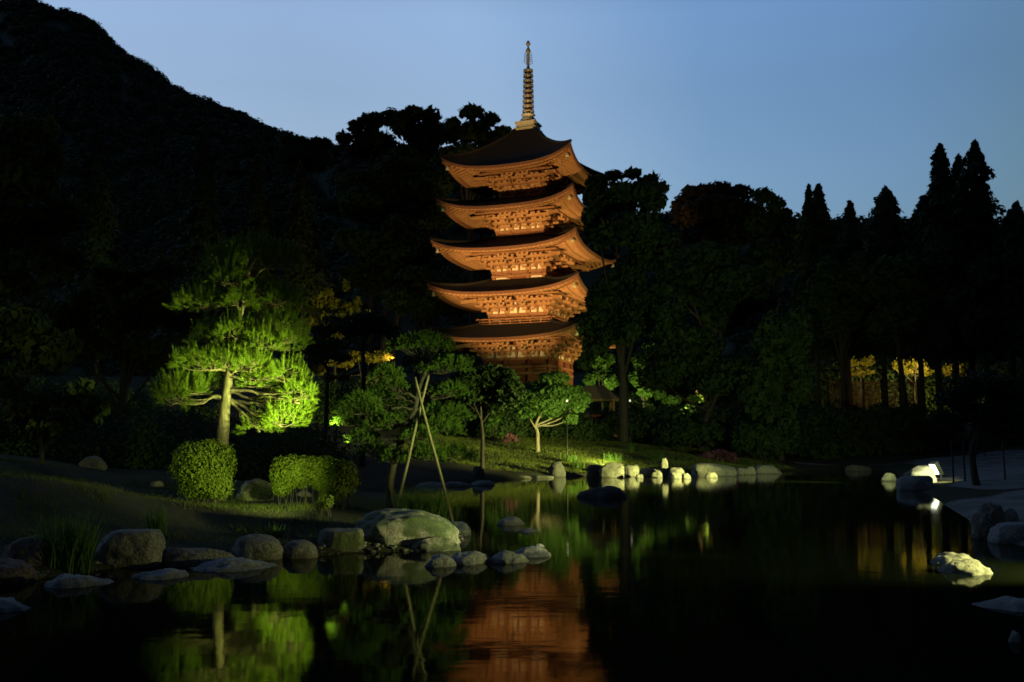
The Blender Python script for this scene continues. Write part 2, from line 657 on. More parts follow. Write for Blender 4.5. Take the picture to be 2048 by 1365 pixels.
for i in range(len(rs) - 1):
    for j in range(NT + 4):
        a = i * (NT + 5) + j
        hf.append((a, a + NT + 5, a + NT + 6, a + 1))
hm_ = bpy.data.meshes.new('hills')
hm_.from_pydata(hv, [], hf)
hm_.polygons.foreach_set('use_smooth', [True] * len(hm_.polygons))
hm_.update()
tag(link('hills', hm_, M['forest']), kind='structure')
# forest on the hills
HV = np.array(hv).reshape(len(rs), NT + 5, 3)
nC = 3600
ii = RNG.uniform(0, len(rs) - 1.001, nC)
jj = RNG.uniform(2, NT + .6, nC)
nr = 520
ii[:nr] = np.linspace(0, len(rs) - 1.01, nr)
jj[:nr] = NT + RNG.uniform(-.25, .1, nr)
i0, j0 = ii.astype(int), jj.astype(int)
fi, fj = (ii - i0)[:, None], (jj - j0)[:, None]
C = (HV[i0, j0] * (1 - fi) * (1 - fj) + HV[i0 + 1, j0] * fi * (1 - fj) + HV[i0, j0 + 1] * (1 - fi) * fj + HV[i0 + 1, j0 + 1] * fi * fj)
cr = RNG.uniform(1.6, 3.4, nC)
K = 110
D = rand_dir(nC * K)
D[:, 2] = np.abs(D[:, 2]) * .9 - .15
LC = np.repeat(C, K, 0) + D * np.repeat(cr, K)[:, None] * RNG.uniform(.65, 1.05, (nC * K, 1)) * np.array([1, 1, 1.15])
tag(link('hillside_forest', raw_mesh('hillside_forest', leaf_verts(LC, RNG.uniform(.55, 1.0, nC * K), D + np.array([0, 0, .3]) + .25 * rand_dir(nC * K), 1.3), 4),
    M['forest']), 'dark forest covering the mountain slope on the left', 'forest', kind='stuff')


# ------------------------------------------------------------------ trees
def crown_leaves(ells, Y, per_m2, size, squash=.8, up=.4, inner=.35):
    """leaf quads spread through clumps given as (u, v, ru, rv[, dY])"""
    out = []
    ppm = FPX / Y
    for e in ells:
        u, v, ru, rv = e[:4]
        c_ = at(u, v, Y + (e[4] if len(e) > 4 else random.uniform(-.5, .5) * ru / ppm))
        rx, rz = ru / ppm, rv / ppm
        ry = max(rx, rz) * squash
        # break each clump into smaller ones so the outline is uneven
        nsub = max(5, int(9 + rx * rz * 1.6))
        nsub = min(nsub, 22)
        # sparse larger leaves through the heart of the clump
        nc = int(min(900, per_m2 * (rx * rz) * 2.2 + 30))
        dd = rand_dir(nc)
        P = np.array(c_) + dd * np.array([rx, ry, rz]) * (RNG.random((nc, 1)) ** .5) * .86
        out.append(leaf_verts(P, RNG.uniform(1.2, 2.2, nc) * size, rand_dir(nc)))
        for k in range(nsub):
            d = rand_dir(1)[0]
            sr = random.uniform(.32, .50)
            q = np.array(c_) + d * np.array([rx, ry, rz]) * (1 - sr) * random.uniform(.75, 1.05)
            rr = np.array([rx, ry, rz]) * sr * np.array([1.05, 1.05, 1.0])
            n = int(per_m2 * 4 * math.pi * (rr[0] * rr[1] + rr[0] * rr[2] + rr[1] * rr[2]) / 3)
            n = max(12, min(n, 2600))
            dd = rand_dir(n)
            dd[:, 2] = dd[:, 2] * .8 + .18
            rad = np.where(RNG.random(n) < inner, RNG.uniform(.3, .9, n), RNG.uniform(.85, 1.08, n))[:, None]
            P = q + dd * rr * rad
            out.append(leaf_verts(P, RNG.uniform(.7, 1.25, n) * size, dd + np.array([0, 0, up]) + .7 * rand_dir(n)))
    return np.concatenate(out)


def clumps(u, v, ru, rv, n, k=.45):
    """n random clump ellipses filling an ellipse of the crown"""
    o = []
    n = int(n * 1.7)
    for i in range(n):
        a = random.uniform(0, 2 * math.pi)
        r = math.sqrt(random.random()) * .72
        o.append((u + ru * r * math.cos(a), v + rv * r * math.sin(a), ru * k * random.uniform(.7, 1.15), rv * k * random.uniform(.7, 1.15)))
    return o


def broadleaf(name, label, cat, ells, Y, trunk_u, leaf, size=.22, per=26, tr=.18, group=None, bark='bark_dark', squash=.8,
              lean=None, base_z=None, trunk_pts=None, nlimb=6):
    base = at(trunk_u, 800, Y)
    bz = h(base.x, Y) if base_z is None else base_z
    root = empty(name, (base.x, Y, bz))
    tag(root, label, cat, group)
    off = np.array([base.x, Y, bz])
    V = crown_leaves(ells, Y, per, size, squash) - off
    link('crown', raw_mesh('crown', V, 4), M[leaf], root)
    mb = MB()
    top = max(ells, key=lambda e: e[2] * e[3])
    tp = at(top[0], top[1], Y) - Vector(off)
    low = max(e[1] + e[3] for e in ells)
    if trunk_pts:
        pts = [Vector((0, 0, -.15))] + [at(u, v, Y) - Vector(off) for (u, v) in trunk_pts] + [tp]
    else:
        pts = [Vector((0, 0, -.15)), Vector((tp.x * .15, .05, tp.z * .35)), Vector((tp.x * .55, -.05, tp.z * .7)), tp]
    S = limb(mb, pts, tr, tr * .35, 9, 5, .15)
    for e in random.sample(ells, min(nlimb, len(ells))):
        q = at(e[0], e[1], Y) - Vector(off)
        s = S[int(len(S) * random.uniform(.4, .75))]
        mid = s.lerp(q, .5) + Vector((0, random.uniform(-.3, .3), -.1 * abs(q.x - s.x)))
        limb(mb, [s, mid, q], tr * .42, tr * .1, 6, 4, .1)
    mb.build('trunk', M[bark], root, True)
    return root


def conifer(name, label, u, vtop, hw_px, vbot, Y, leaf='conifer_dark', group=None, n=7000, size=.26, base_z=None, tip=1.0, tr=.22, cat='tree'):
    """pointed conifer: layered drooping sprays round a straight trunk"""
    p = at(u, vtop, Y)
    q = at(u, vbot, Y)
    x0 = at(u, 800, Y).x
    bz = h(x0, Y) if base_z is None else base_z
    root = empty(name, (x0, Y, bz))
    tag(root, label, cat, group)
    hw = hw_px / FPX * Y
    Ht = p.z - q.z
    t = RNG.random(n) ** .75
    nl_ = random.uniform(11, 19)
    k1, k2, k3 = random.choice((2, 3)), random.uniform(1.2, 3.1), random.uniform(-.16, .16)
    layers = np.floor(t * nl_)
    lay = t * nl_ - layers
    ang = RNG.uniform(0, 2 * math.pi, n)
    ph = layers * 2.4
    lob = .70 + .30 * np.sin(ang * k1 + ph * k2) * np.cos(ang - ph * .7) + k3 * np.sin(t * 9 + k2 * 5)
    rad = hw * (t ** (.8 * tip)) * (.62 + .38 * lay) * lob
    rr = rad * np.where(RNG.random(n) < .75, RNG.uniform(.75, 1.08, n), RNG.uniform(.2, .8, n))
    z = p.z - bz - Ht * t - .18 * rr + RNG.normal(0, .1, n)
    xo = (p.x - x0) * (1 - t)
    C_ = np.stack([xo + rr * np.cos(ang), rr * np.sin(ang), z], 1)
    nr_ = np.stack([np.cos(ang) * .8, np.sin(ang) * .8, np.full(n, .6)], 1) + .5 * rand_dir(n)
    link('crown', raw_mesh('crown', leaf_verts(C_, RNG.uniform(.7, 1.3, n) * size, nr_, 1.9), 4), M[leaf], root)
    mb = MB()
    limb(mb, [(0, 0, -.2), (0, 0, (p.z - bz) * .5), (p.x - x0, 0, p.z - bz - .1)], tr, .02, 8, 4, .1)
    mb.build('trunk', M['bark_dark'], root, True)
    return root
# ------------------------------------------------------------------ pagoda
YAW = R(-21.43)
PB = 4.0
pagoda = empty('pagoda', (1.40, 83.0, PB), YAW)
tag(pagoda, 'floodlit five-storey wooden pagoda with tall bronze spire behind the pond', 'pagoda')
EA = [6.50, 6.32, 6.10, 5.80, 5.53]          # half width at the eaves
EZ = [9.47 - PB, 13.15 - PB, 16.72 - PB, 20.18 - PB, 23.55 - PB]   # underside of the eave edge, middle of a side
LIFT = [.98, 1.0, 1.02, 1.05, 1.2]
BH = [2.90, 2.58, 2.34, 2.10, 1.88]          # half width of the body
BZ0 = [.5, EZ[0] + 1.45, EZ[1] + 1.3, EZ[2] + 1.3, EZ[3] + 1.25]
RISE = [1.75, 1.6, 1.6, 1.55, 4.35]
RT = [BH[1] + .1, BH[2] + .05, BH[3] + .05, BH[4] + .05, .82]
FT = .34                                     # thickness of the eave edge


def side(k, x, y, z):
    """a point given for the front side (facing -y), turned to side k"""
    for _ in range(k):
        x, y = -y, x
    return (x, y, z)


def curve(s):
    a = abs(s)
    return .35 * a ** 2 + .65 * a ** 4.5


def roof_pt(i, s, t, dz=0.0, inset=0.0):
    a = EA[i] * (1 + .018 * abs(s) ** 4)
    r = (a - inset) * (1 - t) + RT[i] * t
    z = EZ[i] + FT + LIFT[i] * curve(s) * (1 - t) ** 1.6 + RISE[i] * (.62 * t + .38 * t * t) + dz
    return (s * r, -r, z)


def soff(i, x, y):
    """underside height at (x, y) of the front side, y negative"""
    r = -y
    t = (EA[i] - r) / max(EA[i] - BH[i], .01)
    s = max(-1, min(1, x / max(r, .01)))
    return EZ[i] + .02 + LIFT[i] * curve(s) * max(0, 1 - t) ** 1.2 + .80 * max(0, t)


def bracket_mesh():
    """three stepped bracket arms under the eaves; origin at the column head, facing -y"""
    m_ = MB()
    m_.box((0, 0, .11), (.40, .40, .22), taper=1.12)
    for k in range(3):
        o = -.02 - .42 * k
        z = .30 + .34 * k
        m_.box((0, o + .02, z), (1.15 + .1 * k, .17, .18))          # arm along the wall
        for xx in (-.5 - .05 * k, 0, .5 + .05 * k):
            m_.box((xx, o + .02, z + .165), (.23, .23, .15), taper=1.15)
        m_.box((0, o - .18, z + .003), (.165, .75, .175))           # arm stepping outwards
    m_.bar((0, .3, 1.42), (0, -1.55, .86), .19, .24)               # tail rafter
    m_.box((0, -1.42, 1.02), (.95, .16, .17))
    for xx in (-.42, 0, .42):
        m_.box((xx, -1.42, 1.17), (.2, .2, .14), taper=1.15)
    return m_.mesh('bracket')


def corner_bracket_mesh():
    m_ = MB()
    m_.box((0, 0, .11), (.42, .42, .22), taper=1.1)
    for k in range(3):
        o = .02 + .42 * k
        z = .30 + .34 * k
        m_.box((.1, -o, z), (1.0 + .5 * k, .17, .178))
        m_.box((o, .1, z + .004), (.17, 1.0 + .5 * k, .176))
        for xx in (-.45, 0, .45 + .3 * k):
            m_.box((xx, -o, z + .165), (.22, .22, .15), taper=1.15)
            m_.box((o, -xx, z + .167), (.22, .22, .15), taper=1.15)
        m_.bar((0, 0, z - .01), (.55 + .42 * k, -.55 - .42 * k, z - .01), .17, .19)
    m_.bar((-.2, .2, 1.45), (1.85, -1.85, .85), .22, .27)
    return m_.mesh('bracket')


BR = bracket_mesh()
CB = corner_bracket_mesh()
for i in range(5):
    # ---- storey
    b_ = BH[i]
    z0 = BZ0[i]
    zp = EZ[i] - .95                     # top of the wall plate where the brackets begin
    wall = MB()
    wall.box((0, 0, (z0 + EZ[i] + .75) / 2), (2 * b_ - .3, 2 * b_ - .3, EZ[i] + .75 - z0))
    st = wall.build('storey', M['timber_red' if i == 0 else 'timber'], pagoda)
    cx = [-b_ + .12, -b_ * .36, b_ * .36, b_ - .12]
    hb = max(.5, zp - z0)
    for k in range(4):
        for n_, x in enumerate(cx):
            if n_ < 3:
                c_ = MB()
                px, py, _ = side(k, x, -b_ + .12, 0)
                c_.lathe([(.19, z0), (.185, zp - .02)], 12, (px, py, 0))
                c_.build('pillar', M['timber_red' if i == 0 else 'timber'], st, True)
        bm_ = MB()
        zs = [(zp - .09, .2, .10)]
        if i == 0:
            zs += [(zp - .75, .2, .13), (z0 + 2.75, .2, .13), (z0 + .35, .25, .13)]
        else:
            zs += [(zp - .42, .16, .12), (z0 + .22, .2, .12)]
        for (z, ht, dp) in zs:
            p_ = [side(k, sx * (b_ + .02), -b_ + .12 - dp + sy * .06, z) for sx in (-1, 1) for sy in (0,)]
            bm_.bar(p_[0], p_[1], .14, ht)
        for out in (.42, .84, 1.40):     # long purlins carried by the brackets
            zz = zp + (.55 if out < .5 else (.90 if out < 1 else 1.33))
            bm_.bar(side(k, -b_ - out, -b_ + .12 - out, zz), side(k, b_ + out, -b_ + .12 - out, zz), .13, .15)
        bm_.build('beam', M['timber'], st)
        # plaster between the bracket sets
        for q in range(3):
            xa, xb = cx[q], cx[q + 1]
            pl = MB()
            mid = (xa + xb) / 2
            for (ua_, ub_) in ((xa + .16, mid - .07), (mid + .07, xb - .16)):
                for (za, zq_, tp) in ((zp + .03, zp + .50, .10), (zp + .66, zp + .95, .12)):
                    P = [side(k, ua_, -b_ + .09, za), side(k, ub_, -b_ + .09, za),
                         side(k, ub_ - tp, -b_ + .09, zq_), side(k, ua_ + tp, -b_ + .09, zq_),
                         side(k, ua_, -b_ + .17, za), side(k, ub_, -b_ + .17, za),
                         side(k, ub_ - tp, -b_ + .17, zq_), side(k, ua_ + tp, -b_ + .17, zq_)]
                    pl.add(P, [(0, 1, 2, 3), (1, 5, 6, 2), (4, 0, 3, 7), (3, 2, 6, 7), (0, 4, 5, 1)])
            pl.build('plaster_panel', M['plaster'], st)
            str_ = MB()
            str_.bar(side(k, mid, -b_ + .08, zp), side(k, mid, -b_ + .08, zp + .52), .12, .12)
            str_.box(side(k, mid, -b_ + .08, zp + .6), (.28, .28, .15), taper=1.15)
            str_.build('strut', M['timber'], st)
            # doors and lattice windows
            ww = xb - xa - .5
            zt = zp - .95 if i == 0 else zp - .55
            zb2 = z0 + .5 if i == 0 else z0 + .34
            if zt - zb2 > .25:
                dm = MB()
                yy = -b_ + .13
                if q == 1:
                    for sx in (-1, 1):
                        cxx = mid + sx * ww * .25
                        pa = side(k, cxx - ww * .235, yy, (zt + zb2) / 2)
                        pb_ = side(k, cxx + ww * .235, yy, (zt + zb2) / 2)
                        dm.bar(pa, pb_, .06, zt - zb2)
                        for zz in (.1, .5, .9):
                            z_ = zb2 + (zt - zb2) * zz
                            dm.bar(side(k, cxx - ww * .235, yy - .04, z_), side(k, cxx + ww * .235, yy - .04, z_), .05, .1)
                    dm.build('door', M['timber_red'], st)
                else:
                    fr = MB()
                    for (z_, hh) in ((zt, .09), (zb2, .09)):
                        fr.bar(side(k, mid - ww / 2, yy - .02, z_), side(k, mid + ww / 2, yy - .02, z_), .1, hh)
                    for sx in (-1, 1):
                        fr.bar(side(k, mid + sx * ww / 2, yy - .02, zb2), side(k, mid + sx * ww / 2, yy - .02, zt), .09, .09)
                    nb = 11
                    for g in range(nb):
                        xx = mid - ww / 2 + ww * (g + 1) / (nb + 1)
                        fr.bar(side(k, xx, yy, zb2), side(k, xx, yy, zt), .045, .045)
                    fr.build('lattice_window', M['timber' if i == 0 else 'plaster'], st)
    for k in range(4):
        for x in cx[1:3]:
            o = link('bracket', BR, M['timber_pale'], st)
            o.location = side(k, x, -b_ + .12, zp)
            o.rotation_euler = (0, 0, k * math.pi / 2)
        o = link('bracket', CB, M['timber_pale'], st)
        o.location = side(k, b_ - .12, -b_ + .12, zp)
        o.rotation_euler = (0, 0, k * math.pi / 2)
    # ---- roof
    NS, NTT = 36, 10
    mb = MB()
    for k in range(4):
        vv = [side(k, *roof_pt(i, -1 + 2 * a / NS, t / NTT)) for t in range(NTT + 1) for a in range(NS + 1)]
        ff = [(t * (NS + 1) + a, t * (NS + 1) + a + 1, (t + 1) * (NS + 1) + a + 1, (t + 1) * (NS + 1) + a)
              for t in range(NTT) for a in range(NS)]
        mb.add(vv, ff)
    if i == 4:
        pass
    rf = mb.build('roof', M['bark_roof'], pagoda, True)
    ed = MB()
    ed2 = MB()
    for k in range(4):
        vv, ff = [], []
        v2 = []
        for a in range(NS + 1):
            s = -1 + 2 * a / NS
            top = roof_pt(i, s, 0)
            th = .19 + .07 * abs(s) ** 3
            lo = roof_pt(i, s, 0, -th, .06)
            inn = roof_pt(i, s, 0, -th - .01, .22)
            vv += [side(k, *top), side(k, *lo), side(k, *inn)]
            l1 = roof_pt(i, s, 0, -th + .02, .13)
            l2 = roof_pt(i, s, 0, -FT + .02, .17)
            l3 = roof_pt(i, s, 0, -FT + .02, .6)
            v2 += [side(k, *l1), side(k, *l2), side(k, *l3)]
        for a in range(NS):
            for j in range(2):
                ff.append((a * 3 + j, (a + 1) * 3 + j, (a + 1) * 3 + j + 1, a * 3 + j + 1)[::-1])
        ed.add(vv, ff)
        ed2.add(v2, ff)
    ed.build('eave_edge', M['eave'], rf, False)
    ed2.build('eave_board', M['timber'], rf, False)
    sf = MB()
    NI = 8
    for k in range(4):
        vv = []
        for j in range(NI + 1):
            t = j / NI
            r = (EA[i] - .16) * (1 - t) + (b_ - .25) * t
            for a in range(NS + 1):
                s = -1 + 2 * a / NS
                vv.append(side(k, s * r, -r, soff(i, s * r, -r) + .10))
        ff = [(t * (NS + 1) + a, (t + 1) * (NS + 1) + a, (t + 1) * (NS + 1) + a + 1, t * (NS + 1) + a + 1)
              for t in range(NI) for a in range(NS)]
        sf.add(vv, ff)
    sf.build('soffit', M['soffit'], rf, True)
    ra = MB()
    for k in range(4):
        nr_ = int(2 * EA[i] / .36)
        for a in range(nr_ + 1):
            x = -EA[i] + .22 + (2 * EA[i] - .44) * a / nr_
            yo = EA[i] - .12
            for (ya, yb, dz, sz) in ((yo, yo - 1.75, .03, .13), (yo - 1.35, b_ + .05, -.07, .15)):
                yb = max(yb, abs(x) + .02)
                if ya - yb < .1:
                    continue
                ym = (ya + yb) / 2
                pa = side(k, x, -ya, soff(i, x, -ya) + dz)
                pm = side(k, x, -ym, soff(i, x, -ym) + dz)
                pb_ = side(k, x, -yb, soff(i, x, -yb) + dz)
                ra.bar(pa, pm, sz * .9, sz)
                ra.bar(pm, pb_, sz * .9, sz)
        lip = []
        for a in range(25):
            s = -1 + a / 12
            r = EA[i] - 1.5
            lip.append(side(k, s * r, -r, soff(i, s * r, -r) - .02))
        for a in range(24):
            ra.bar(lip[a], lip[a + 1], .13, .16)
    ra.build('rafter_row', M['timber_pale'], rf)
    for k in range(4):
        hr = MB()
        P = []
        for q in (b_ - .1, b_ + 1.2, b_ + 2.2, EA[i] - .6, EA[i] - .05):
            P.append(side(k, q, -q, soff(i, q, -q) - .06))
        for a in range(4):
            hr.bar(P[a], P[a + 1], .24, .3)
        hr.build('hip_rafter', M['timber'], rf)
        bl = MB()
        e_ = side(k, EA[i] - .35, -EA[i] + .35, soff(i, EA[i] - .35, -EA[i] + .35) - .22)
        bl.lathe([(.02, 0), (.02, -.12), (.10, -.16), (.13, -.3), (.16, -.46), (.14, -.47)], 10, e_)
        bl.build('wind_bell', M['bronze_green'], rf, True)
    for k in range(4):
        rd = MB()
        P = [side(k, *roof_pt(i, 1, t / 8, .06)) for t in range(9)]
        rd.tube([Vector(p) for p in P], [.13] * 9, 8)
        rd.build('hip_ridge', M['bark_roof'], rf, True)

# balcony of the second storey
bal = MB()
bw = BH[1] + .62
zb_ = BZ0[1] + .02
bal.box((0, 0, zb_ + .06), (2 * bw, 2 * bw, .16))
for k in range(4):
    n = 22
    for a in range(n):
        x = -bw + .1 + (2 * bw - .2) * a / (n - 1)
        p_ = side(k, x, -bw + .16, zb_ - .1)
        bal.box(p_, (.1, .34, .12) if k % 2 == 0 else (.34, .1, .12))
bd = bal.build('balcony', M['timber'], pagoda)
for k in range(4):
    rl_ = MB()
    for (z, tck) in ((.22, .07), (.42, .07), (.64, .09)):
        e = .35 if z > .6 else .1
        rl_.bar(side(k, -bw - e + .1, -bw + .1, zb_ + .14 + z), side(k, bw + e - .1, -bw + .1, zb_ + .14 + z), tck, tck)
    for a in range(8):
        x = -bw + .1 + (2 * bw - .2) * a / 7
        rl_.bar(side(k, x, -bw + .1, zb_ + .1), side(k, x, -bw + .1, zb_ + .78), .09, .09)
    rl_.build('balustrade', M['timber'], bd)
base = MB()
base.box((0, 0, -.35), (9.2, 9.2, 1.1))
base.box((0, 0, .32), (8.6, 8.6, .24))
base.box((0, -5.0, -.3), (2.2, 1.0, .8))
base.build('stone_base', M['stone_pale'], pagoda)
# spire
zt = EZ[4] + FT + RISE[4]
sp = MB()
sp.box((0, 0, zt + .05), (1.95, 1.95, .2))
sp.box((0, 0, zt + .36), (1.62, 1.62, .44))
sp.box((0, 0, zt + .63), (1.85, 1.85, .12))
rb = sp.build('spire_base', M['bronze_green'], pagoda)
sh = MB()
sh.lathe([(.78, zt + .69), (.74, zt + .9), (.6, zt + 1.12), (.42, zt + 1.25), (.5, zt + 1.36), (.62, zt + 1.44), (.3, zt + 1.5)], 20)
sh.build('lotus_bowl', M['bronze_green'], rb, True)
ms = MB()
ztop = 36.35 - PB
ms.lathe([(.17, zt + 1.4), (.15, zt + 5), (.10, ztop - 1.4), (.07, ztop - .2), (.02, ztop)], 12)
spi = ms.build('spire', M['bronze'], pagoda, True)
for g in range(9):
    z = zt + 1.75 + g * .455
    rr = .50 - .011 * g
    rg = MB()
    prof = [(rr - .09, z - .05), (rr, z - .09), (rr + .02, z), (rr, z + .09), (rr - .09, z + .05)]
    n = 20
    vv, ff = [], []
    for (r_, z_) in prof:
        for k in range(n):
            t = 2 * math.pi * k / n
            vv.append((r_ * math.cos(t), r_ * math.sin(t), z_))
    for a in range(5):
        for k in range(n):
            ff.append((a * n + k, a * n + (k + 1) % n, ((a + 1) % 5) * n + (k + 1) % n, ((a + 1) % 5) * n + k))
    rg.add(vv, ff)
    for k in range(4):
        t = math.pi / 4 + k * math.pi / 2
        rg.bar((.1 * math.cos(t), .1 * math.sin(t), z), ((rr - .03) * math.cos(t), (rr - .03) * math.sin(t), z), .08, .08)
    rg.lathe([(.2, z - .1), (.24, z), (.2, z + .1)], 10)
    for k in range(8):
        t = k * math.pi / 4
        rg.box((rr * math.cos(t), rr * math.sin(t), z - .14), (.05, .05, .1))
    rg.build('ring', M['bronze'], spi, True)
fl = MB()
zf = zt + 1.75 + 9 * .455 + .1
for k in range(4):
    t = math.pi / 4 + k * math.pi / 2
    c_, s_ = math.cos(t), math.sin(t)
    for a in range(5):
        r0_ = .14
        zz = zf + .05 + a * .19
        fl.bar((r0_ * c_, r0_ * s_, zz), ((.40 - .02 * a) * c_, (.40 - .02 * a) * s_, zz + .12), .03, .03)
        fl.bar(((.40 - .02 * a) * c_, (.40 - .02 * a) * s_, zz + .1), ((.36 - .02 * a) * c_, (.36 - .02 * a) * s_, zz + .3), .03, .03)
fl.build('water_flame', M['bronze'], spi)
for (z, r_) in ((ztop - .95, .23), (ztop - .3, .2)):
    jw = MB()
    jw.lathe([(.05, z - r_ * 1.1), (r_ * .8, z - r_ * .6), (r_, z), (r_ * .75, z + r_ * .7), (.04, z + r_ * 1.5)], 14)
    jw.build('jewel', M['bronze'], spi, True)

# ------------------------------------------------------------------ background trees
bl = broadleaf
GRP_SKY = 'trees on the skyline behind the pagoda'
bl('broadleaf_tree', 'dark round-topped tree on the skyline, second crown left of the spire', 'tree',
   [(825, 232, 38, 22), (860, 230, 28, 18), (805, 255, 30, 25), (850, 270, 50, 40), (830, 320, 70, 45)], 122, 832, 'leaf_dark', .34, 9, .4, GRP_SKY)
bl('broadleaf_tree', 'dark tree with sky gaps on the skyline just left of the spire', 'tree',
   [(905, 247, 20, 13), (915, 272, 40, 24), (945, 226, 32, 17), (978, 240, 26, 18), (950, 265, 42, 28), (1006, 262, 20, 11), (985, 285, 38, 26), (930, 320, 70, 35)],
   118, 945, 'leaf_dark', .34, 9, .4, GRP_SKY)
bl('broadleaf_tree', 'dark stepped tree crown on the skyline where the tall grove meets the mountain', 'tree',
   [(688, 278, 20, 16), (712, 255, 22, 18), (745, 243, 30, 20), (778, 236, 28, 22), (740, 290, 60, 36)], 124, 740, 'leaf_dark', .34, 9, .4, GRP_SKY)
bl('broadleaf_tree', 'low dark tree in the dip between the mountain and the tall grove', 'tree',
   [(572, 280, 20, 12), (600, 282, 20, 11), (632, 286, 20, 12), (652, 288, 14, 12), (610, 320, 60, 36)], 135, 610, 'leaf_dark', .36, 9, .4, GRP_SKY)
bl('broadleaf_tree', 'wide black tree below the skyline, straight left of the top roof', 'tree',
   clumps(780, 400, 130, 90, 10), 108, 780, 'leaf_dark', .36, 7, .4, GRP_SKY)
bl('broadleaf_tree', 'black tree mass between the cedars and the third roof', 'tree',
   clumps(760, 510, 110, 80, 9), 100, 760, 'leaf_dark', .36, 7, .4, GRP_SKY)
bl('broadleaf_tree', 'dim green tree close beside the left eaves of the pagoda', 'tree',
   [(830, 560, 42, 32), (880, 585, 34, 34), (850, 615, 45, 35), (800, 600, 40, 35), (905, 618, 28, 22)], 92, 850, 'leaf_dark', .26, 16, .3)
GRP_C = 'tall cedars left of the pagoda'
conifer('cedar', 'dim brownish cedar with a broad skirt, right-hand cedar of the row above the lit pine', 600, 332, 74, 610, 84, 'conifer', GRP_C, 9000, .3, tip=.8)
conifer('cedar', 'dim narrow cedar second from the right in the row above the lit pine', 515, 312, 62, 610, 88, 'conifer', GRP_C, 8000, .3, tip=.85)
conifer('cedar', 'dark cedar third from the right in the row, straight above the lit pine', 405, 268, 78, 600, 90, 'conifer_dark', GRP_C, 9000, .32, tip=.85)
conifer('cedar', 'dark cedar nearest the left edge, half behind the big olive tree', 190, 268, 80, 600, 84, 'conifer_dark', GRP_C, 9000, .32, tip=.75)
bl('broadleaf_tree', 'large dim olive tree filling the upper left edge', 'tree',
   [(40, 270, 60, 50), (95, 262, 22, 36), (50, 350, 80, 60), (110, 320, 30, 40), (120, 430, 55, 50), (150, 440, 30, 26), (50, 460, 90, 60),
    (120, 520, 60, 50), (-40, 380, 80, 120), (20, 560, 90, 50)], 38, -30, 'leaf_olive', .17, 30, .3)
bl('broadleaf_tree', 'dim tree with a slanting bare trunk behind the round clipped bush', 'tree',
   [(230, 560, 60, 38), (180, 610, 55, 45), (295, 560, 40, 32), (340, 540, 42, 30), (320, 600, 70, 50), (250, 640, 80, 48), (360, 640, 45, 50),
    (180, 690, 70, 40), (290, 710, 70, 40), (120, 640, 60, 50)], 40, 232, 'leaf_olive', .17, 30, .2, trunk_pts=[(236, 850), (243, 800)])
bl('shrub', 'low spreading dark shrub at the left edge behind the grassy mound', 'shrub',
   [(60, 820, 70, 50), (150, 790, 55, 36), (190, 820, 36, 36), (20, 760, 50, 40), (110, 850, 60, 32)], 25, 90, 'leaf_olive', .10, 60, .07)
bl('broadleaf_tree', 'dark tree standing between the left shrub and the olive tree', 'tree',
   clumps(60, 680, 110, 70, 9), 34, 60, 'leaf_olive', .15, 26, .18)
bl('broadleaf_tree', 'black umbrella-crowned tree with thin stems against golden light', 'tree',
   [(700, 655, 48, 20), (750, 650, 45, 22), (665, 648, 34, 24), (785, 664, 28, 18), (725, 635, 40, 16), (640, 665, 28, 24)], 40, 727,
   'leaf_dark', .10, 60, .12, trunk_pts=[(727, 730), (724, 690)])
bl('broadleaf_tree', 'small black tree between the lit pine and the golden light', 'tree',
   [(622, 690, 26, 30), (640, 712, 24, 20), (665, 690, 24, 16), (680, 715, 26, 12)], 38, 650, 'leaf_dark', .10, 60, .1, trunk_pts=[(655, 760), (652, 735)])
bl('broadleaf_tree', 'golden floodlit tree behind the black umbrella-crowned tree', 'tree',
   [(640, 600, 18, 18), (655, 588, 12, 13), (668, 610, 17, 18), (692, 572, 8, 12), (702, 617, 20, 15), (713, 603, 8, 13), (733, 628, 10, 5),
    (650, 640, 30, 18), (690, 636, 26, 14), (625, 655, 18, 28), (670, 660, 30, 20)], 62, 670, 'leaf_gold', .15, 90, .12, nlimb=2)
bl('shrub', 'golden lit thicket seen between thin black stems', 'shrub',
   [(715, 712, 26, 14), (745, 716, 28, 13), (768, 714, 22, 12), (690, 728, 18, 12), (640, 735, 16, 18), (660, 722, 12, 12)], 52, 735, 'leaf_gold', .12, 80, .04, nlimb=2)
bl('shrub', 'low rounded golden shrub below the black stems', 'shrub', [(660, 756, 16, 8), (688, 755, 16, 9)], 42, 672, 'leaf_gold', .09, 90, .05)
# right of the pagoda
bl('broadleaf_tree', 'tall dark tree with a thick black trunk in front of the right eaves', 'tree',
   [(1195, 372, 28, 24), (1228, 352, 22, 13), (1265, 348, 20, 11), (1302, 362, 28, 16), (1326, 376, 13, 13), (1262, 382, 66, 24), (1235, 405, 55, 40),
    (1300, 405, 36, 38), (1190, 425, 30, 36), (1260, 460, 80, 40), (1200, 478, 38, 26), (1310, 500, 55, 60), (1265, 545, 40, 45),
    (1215, 590, 42, 34), (1200, 640, 34, 30), (1280, 620, 70, 55), (1240, 665, 50, 32), (1330, 640, 50, 50), (1196, 605, 34, 30), (1178, 655, 30, 30), (1192, 690, 32, 28), (1172, 722, 22, 22), (1184, 395, 22, 28), (1186, 450, 26, 32),
    (1215, 560, 24, 16)], 62, 1247, 'leaf_dark', .2, 30, .36,
   trunk_pts=[(1247, 780), (1245, 700)], base_z=None)
bl('broadleaf_tree', 'brownish dome-topped tree on the skyline right of the pagoda', 'tree',
   [(1395, 388, 42, 18), (1440, 380, 46, 16), (1482, 386, 28, 17), (1420, 425, 75, 40), (1370, 420, 35, 40), (1480, 430, 60, 40), (1430, 480, 90, 40)],
   96, 1430, 'leaf_brown', .3, 12, .35)
